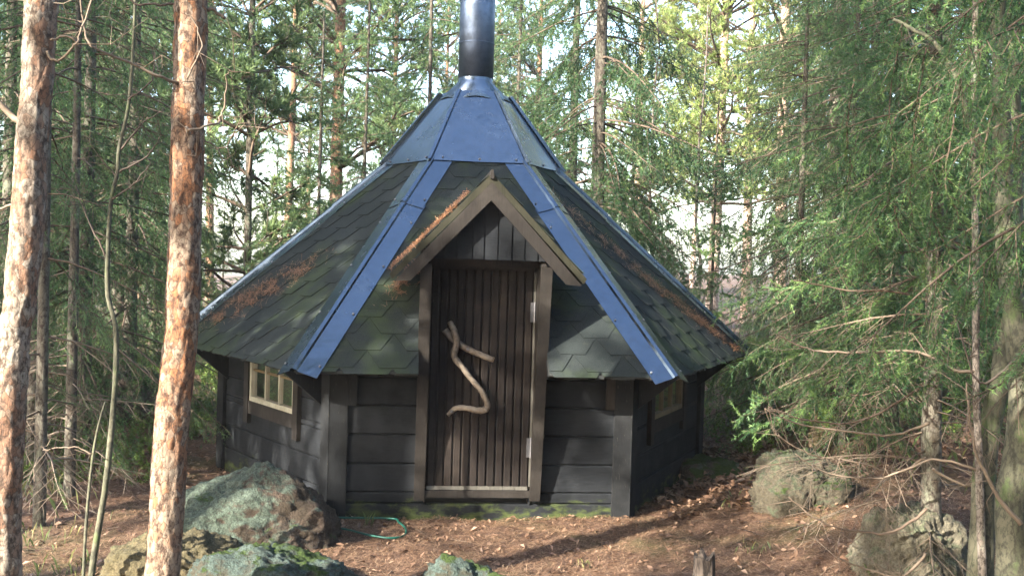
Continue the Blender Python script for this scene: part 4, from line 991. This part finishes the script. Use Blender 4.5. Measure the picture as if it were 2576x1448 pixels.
boulder((2.22, -1.72, .12), (.34, .36, .36), 5, 'rock_grey', 'pale boulder behind dead twigs, just right of the sunlit needle floor', rug=.15)
boulder((2.36, -3.02, -.02), (.36, .32, .43), 6, 'rock_pale', 'tall blocky grey boulder left of the speckled spruce trunk', rug=.16, rz=.4)
boulder((2.95, -3.25, -.1), (.32, .2, .2), 7, 'rock_tan', 'low flat stone at the foot of the speckled spruce', sub=5)
boulder((1.95, -.5, -.04), (.32, .5, .22), 8, 'moss_rock', 'low mossy stone in the shade off the right wall', sub=5)
boulder((-3.55, 2.2, .05), (.85, .9, .62), 9, 'moss_rock', 'big moss topped boulder behind the left corner of the hut', rug=.14)
boulder((-4.45, 1.9, -.1), (.9, .7, .45), 10, 'moss_rock', 'long mossy hump left of the reddish pine, behind the saplings', rug=.12, rz=.5)
# stump
st = empty('tree_stump', tuple(at(1772, 1440, 5.55)*np.array([1, 1, 0])+np.array([0, 0, -.02])), 'small dark broken stump at the bottom right of the needle floor', 'stump'); st.scale = (1, 1, 1.55)
mb = MB(); N = 22; prof = [(-.06, .075), (.0, .066), (.08, .058), (.15, .055)]
for z, r in prof:
    for j in range(N): a = 2*math.pi*j/N; rr = r*(1+.12*noise.noise(Vector((math.cos(a)*2, math.sin(a)*2, z*6)))+.05*math.sin(a*9)); mb.v.append((rr*math.cos(a), rr*math.sin(a), z+(.022*noise.noise(Vector((a*1.5, 3, 1)))+.012*math.sin(a*5) if z > .12 else 0)))
for i in range(3):
    for j in range(N): mb.f.append((i*N+j, i*N+(j+1) % N, (i+1)*N+(j+1) % N, (i+1)*N+j))
b = len(mb.v); mb.v.append((0, 0, .12))
for j in range(N): mb.f.append((3*N+j, 3*N+(j+1) % N, b))
mb.build('stump_wood', 'stump', st)
# green hose loop
hz = [onz(x, y, .03) for x, y in ((790, 1300), (860, 1301), (985, 1303), (1003, 1312), (1020, 1328), (1017, 1345), (985, 1352), (930, 1345), (870, 1330), (800, 1322))]
pts, rr = smoothpath([Vector(p) for p in hz], [.0065]*len(hz), 6)
mb = MB(); mb.tube(pts, rr, 8); tag(mb.build('garden_hose', 'hose_green', None, smooth=True), 'loop of green hose lying at the foot of the front wall beside the large boulder', 'hose')

# ------------------------------------------------------------------ forest floor
rl = np.random.RandomState(9)
def inside_hut(x, y): return np.hypot(x, y) < 1.78
def scatter(n, x0, x1, y0, y1):
    x = rl.uniform(x0, x1, n); y = rl.uniform(y0, y1, n); k = ~inside_hut(x, y); return x[k], y[k]
def leaves(name, n, area, size, mat, label=None, lift=.012):
    x, y = scatter(n, *area); V = []; F = []; T = []
    for a, b in zip(x, y):
        z = gz(a, b)+lift*rl.rand(); s = size*(.6+.7*rl.rand()); th = rl.rand()*6.28; e1 = np.array([math.cos(th), math.sin(th), rl.normal()*.35]); e2 = np.array([-math.sin(th), math.cos(th), rl.normal()*.35])
        c = np.array([a, b, z+.006]); cu = s*(.1+.35*rl.rand()); k = len(V)
        V += [c-e1*s, c-e1*s*.2+e2*s*.55+[0, 0, cu], c+e1*s, c-e1*s*.1-e2*s*.55+[0, 0, cu*.8]]; F += [(k, k+1, k+2), (k, k+2, k+3)]; T += [min(1, max(0, rl.normal()*.25+.5))]*4
    return tag(link(name, npmesh(name, V, F, T), mat), kind='stuff')
leaves('leaf_litter', 9000, (-3.8, 4.6, -3.9, 3.5), .021, 'dead_leaves')
leaves('leaf_drift', 1500, (1.3, 2.6, -1.75, .6), .034, 'dead_leaves', lift=.04)
def needle_floor(name, n, area, ln=.055, w=.0026, mat='litter_needles', patch=None):
    x, y = scatter(n, *area)
    if patch: k = np.array([noise.noise(Vector((a*1.6, b*1.6, 4))) > patch for a, b in zip(x, y)]); x, y = x[k], y[k]
    z = np.array([gz(a, b) for a, b in zip(x, y)])+.004+.012*rl.rand(len(x)); th = rl.rand(len(x))*6.28; n = len(x)
    d = np.stack([np.cos(th), np.sin(th), rl.normal(size=n)*.22], -1); s = np.stack([-np.sin(th), np.cos(th), np.zeros(n)], -1); c = np.stack([x, y, z], -1); l = (ln*(.5+.7*rl.rand(n)))[:, None]
    V = np.stack([c-d*l*.5-s*w*.5, c-d*l*.5+s*w*.5, c+d*l*.5], 1).reshape(-1, 3)
    return tag(link(name, npmesh(name, V, np.arange(3*n).reshape(-1, 3), np.repeat(np.clip(rl.normal(size=n)*.25+.55, 0, 1), 3)), mat), kind='stuff')
needle_floor('needle_litter', 90000, (-2.6, 3.4, -3.6, -1.2))
needle_floor('fallen_needles', 30000, (-5, 5, -4.2, 4))
T = []
for i in range(420):
    a, b = rl.uniform(-4, 4.5), rl.uniform(-3.8, 3)
    if inside_hut(a, b) or (abs(a) < 1.3 and rl.rand() < .7): continue
    z = gz(a, b)+.01; th = rl.rand()*6.28; L = .06+.22*rl.rand()**2; d = np.array([math.cos(th), math.sin(th), rl.normal()*.12]); p = np.array([a, b, z])
    T.append((np.array([p, p+d*L*.5+rl.normal(size=3)*.008, p+d*L]), .004*(.5+rl.rand()), .0015))
tag(link('fallen_twigs', tubes_mesh('fallen_twigs', T), 'twig'), kind='stuff')
# grass tufts and moss
V, F, TT = [], [], []
for (cx, cy, n, r, h) in [(-2.3, -2.9, 34, .35, .08), (-2.7, -2.2, 30, .4, .08), (1.6, -2.6, 26, .12, .05), (.55, -2.75, 24, .07, .03), (2.3, -3.0, 40, .25, .08), (1.75, -1.6, 14, .15, .07), (-3.2, -1.2, 70, .6, .14), (3.0, -1.0, 80, .7, .13), (-.75, -1.95, 6, .06, .12), (-3.6, 0, 80, .7, .15)]:
    for i in range(n):
        a, b = cx+rl.normal()*r*.5, cy+rl.normal()*r*.5
        if inside_hut(a, b): continue
        z = gz(a, b); th = rl.rand()*6.28; hh_ = h*(.5+.8*rl.rand()); dx, dy = math.cos(th)*hh_*.5, math.sin(th)*hh_*.5; w = .0022; k = len(V)
        V += [(a-w*math.sin(th), b+w*math.cos(th), z), (a+w*math.sin(th), b-w*math.cos(th), z), (a+dx*.4+w*.7, b+dy*.4, z+hh_*.7), (a+dx, b+dy, z+hh_)]; F += [(k, k+1, k+2), (k, k+2, k+3)]; TT += [rl.rand()]*4
tag(link('grass', npmesh('grass', V, F, TT), 'grass'), kind='stuff')
# low green undergrowth behind the hut
def undergrowth(name, n, area, h, mat, lab=None):
    x, y = scatter(n, *area); S = Seg()
    for a, b in zip(x, y):
        z = float(gh(a, b)); 
        for i in range(2):
            d = rl.normal(size=3)*.5; d[2] = 1; d /= np.linalg.norm(d); p = np.array([a, b, z]); S.twig(p, p+d*h*(.5+rl.rand()), 1)
    return tag(link(name, needle_mesh(name, S.N, rl, 90/h*.35, .035, .014, ang=70, tint0=.45), mat), kind='stuff')
undergrowth('bilberry_scrub', 1500, (2.2, 7, -.5, 9), .16, 'moss_tufts')
undergrowth('left_scrub', 900, (-6, -2.4, -.8, 3.5), .12, 'moss_tufts')
undergrowth('low_scrub', 1500, (-9, -2.5, 1.5, 12), .16, 'moss_tufts')
undergrowth('far_scrub', 1500, (-14, 16, 6, 30), .4, 'pine_needles')

# ------------------------------------------------------------------ needle drifts on the roof
def roof_drift(name, k, blobs, n, mat='brown_needles'):
    Rf = Roof(k); P = []; n = int(n*1.3)
    for (u, v, su, sv, rt, w_) in blobs:
        m_ = int(n*w_); a = rl.normal(size=m_)*su; b = rl.normal(size=m_)*sv; c, s_ = math.cos(rt), math.sin(rt)
        P += [(u+x*c-y*s_, v+x*s_+y*c) for x, y in zip(a, b)]
    V = []; T_ = []
    for (u, v) in P:
        hw_ = lerp(Rf.h, Rf.t, v/Rf.L)
        if v < .03 or v > Rf.L or abs(u) > hw_-.03: continue
        if noise.noise(Vector((u*9, v*9, k*3)))+.6*noise.noise(Vector((u*25, v*25, k))) < rl.uniform(-.25, .45): continue
        th = rl.rand()*6.28; l = .03*(.6+.8*rl.rand()); c = Rf.p(u, v, .013+.014*rl.rand()); d = Rf.e*math.cos(th)+Rf.v*math.sin(th)+Rf.n*rl.normal()*.3; s_ = Rf.e*-math.sin(th)+Rf.v*math.cos(th)
        V += [c-d*l-s_*.0017, c-d*l+s_*.0017, c+d*l]; T_ += [min(1, max(0, rl.normal()*.25+.45))]*3
    tag(link(name, npmesh(name, V, np.arange(len(V)).reshape(-1, 3), T_), mat), kind='stuff')
roof_drift('needle_drift', 5, [(-.30, .62, .22, .09, .55, .5), (-.55, .42, .18, .09, .5, .3), (-.1, .85, .14, .06, .6, .2)], 2600)
roof_drift('needle_drift', 1, [(.0, 1.1, .38, .06, -.9, .3), (.35, .6, .4, .07, -.8, .4), (.62, .28, .25, .06, -.7, .2), (-.3, 1.6, .2, .05, -.9, .1)], 3800)
roof_drift('needle_drift', 0, [(-.33, 1.05, .20, .035, .95, .55), (-.5, .82, .1, .03, .9, .45)], 2200)
# needles lying along the left slope of the dormer
V, T_ = [], []
for i in range(1800):
    d0 = rl.uniform(.18, .88); y = GY+.05+rl.rand()**1.5*.5; slp = Vector((-ex, 0, ez-gz_)).normalized(); nn_ = Vector((-(gz_-ez), 0, ex)).normalized()
    c = Vector((gx, 0, gz_))+slp*d0+nn_*(.014+.02*rl.rand())+Vector((0, y, 0)); th = rl.rand()*6.28; l = .026*(.6+.7*rl.rand()); d = slp*math.cos(th)+Vector((0, math.sin(th), 0))+nn_*rl.normal()*.35; s_ = slp*-math.sin(th)+Vector((0, math.cos(th), 0))
    V += [c-d*l-s_*.0017, c-d*l+s_*.0017, c+d*l]; T_ += [min(1, max(0, rl.normal()*.25+.45))]*3
tag(link('needle_drift', npmesh('needle_drift', V, np.arange(len(V)).reshape(-1, 3), T_), 'brown_needles'), kind='stuff')

# ------------------------------------------------------------------ trees behind the camera that shade the clearing
for kind, d, off, s in SHADE:
    x = -math.sin(SUN_AZ)*d+math.cos(SUN_AZ)*off; y = -1-math.cos(SUN_AZ)*d-math.sin(SUN_AZ)*off
    plant(kind, x, y, 'tree standing out of the picture, on the sunward side of the clearing', 'tree', 'trees behind the camera', s=s)
for x, y in BEHIND: plant('spruce_a' if x > 3 else 'spruce_b', x, y, 'tree standing out of the picture, behind the camera', 'tree', 'trees at the back of the camera', s=1.2)

# ------------------------------------------------------------------ labels of the planted trees
ORD = ['first', 'second', 'third', 'fourth', 'fifth', 'sixth', 'seventh', 'eighth', 'ninth', 'tenth', 'eleventh', 'twelfth', 'thirteenth', 'fourteenth']
KIND = dict(spruce_a='bushy spruce', spruce_b='tall drooping spruce', spruce_c='small young spruce', spruce_thin='slender thin stemmed spruce', pine_a='red stemmed pine', pine_b='tall pine with high crown',
            pine_c='low crowned pine', pine_young='young pine', sunlit_pine_a='sunlit yellow-green pine', sunlit_pine_b='tall pale stemmed sunlit yellow-green pine', bare='leafless twiggy sapling', near_spruce_a='fine needled spruce with bare lower trunk', near_spruce_b='dense fine needled spruce')
ZONE = [(-999, 450, 'left of the reddish pine', 'trees left of the reddish pine'), (450, 1197, 'between the reddish pine and the flue', 'trees behind the hut, left of the flue'),
        (1197, 1700, 'between the flue and the right roof corner', 'trees behind the hut, right of the flue'), (1700, 9999, 'behind the right side of the clearing', 'trees at the right of the clearing')]
for a, b, where, grp in ZONE:
    for kd, words in KIND.items():
        L_ = sorted([p for p in PLACED if a <= p[0] < b and p[2] == kd], key=lambda p: p[0])
        for i, p in enumerate(L_):
            lab = (ORD[i]+' '+words+' from the left, ' if len(L_) > 1 else 'the only '+words+' ')+where
            tag(p[3], lab, 'sapling' if kd == 'bare' else 'tree', grp)
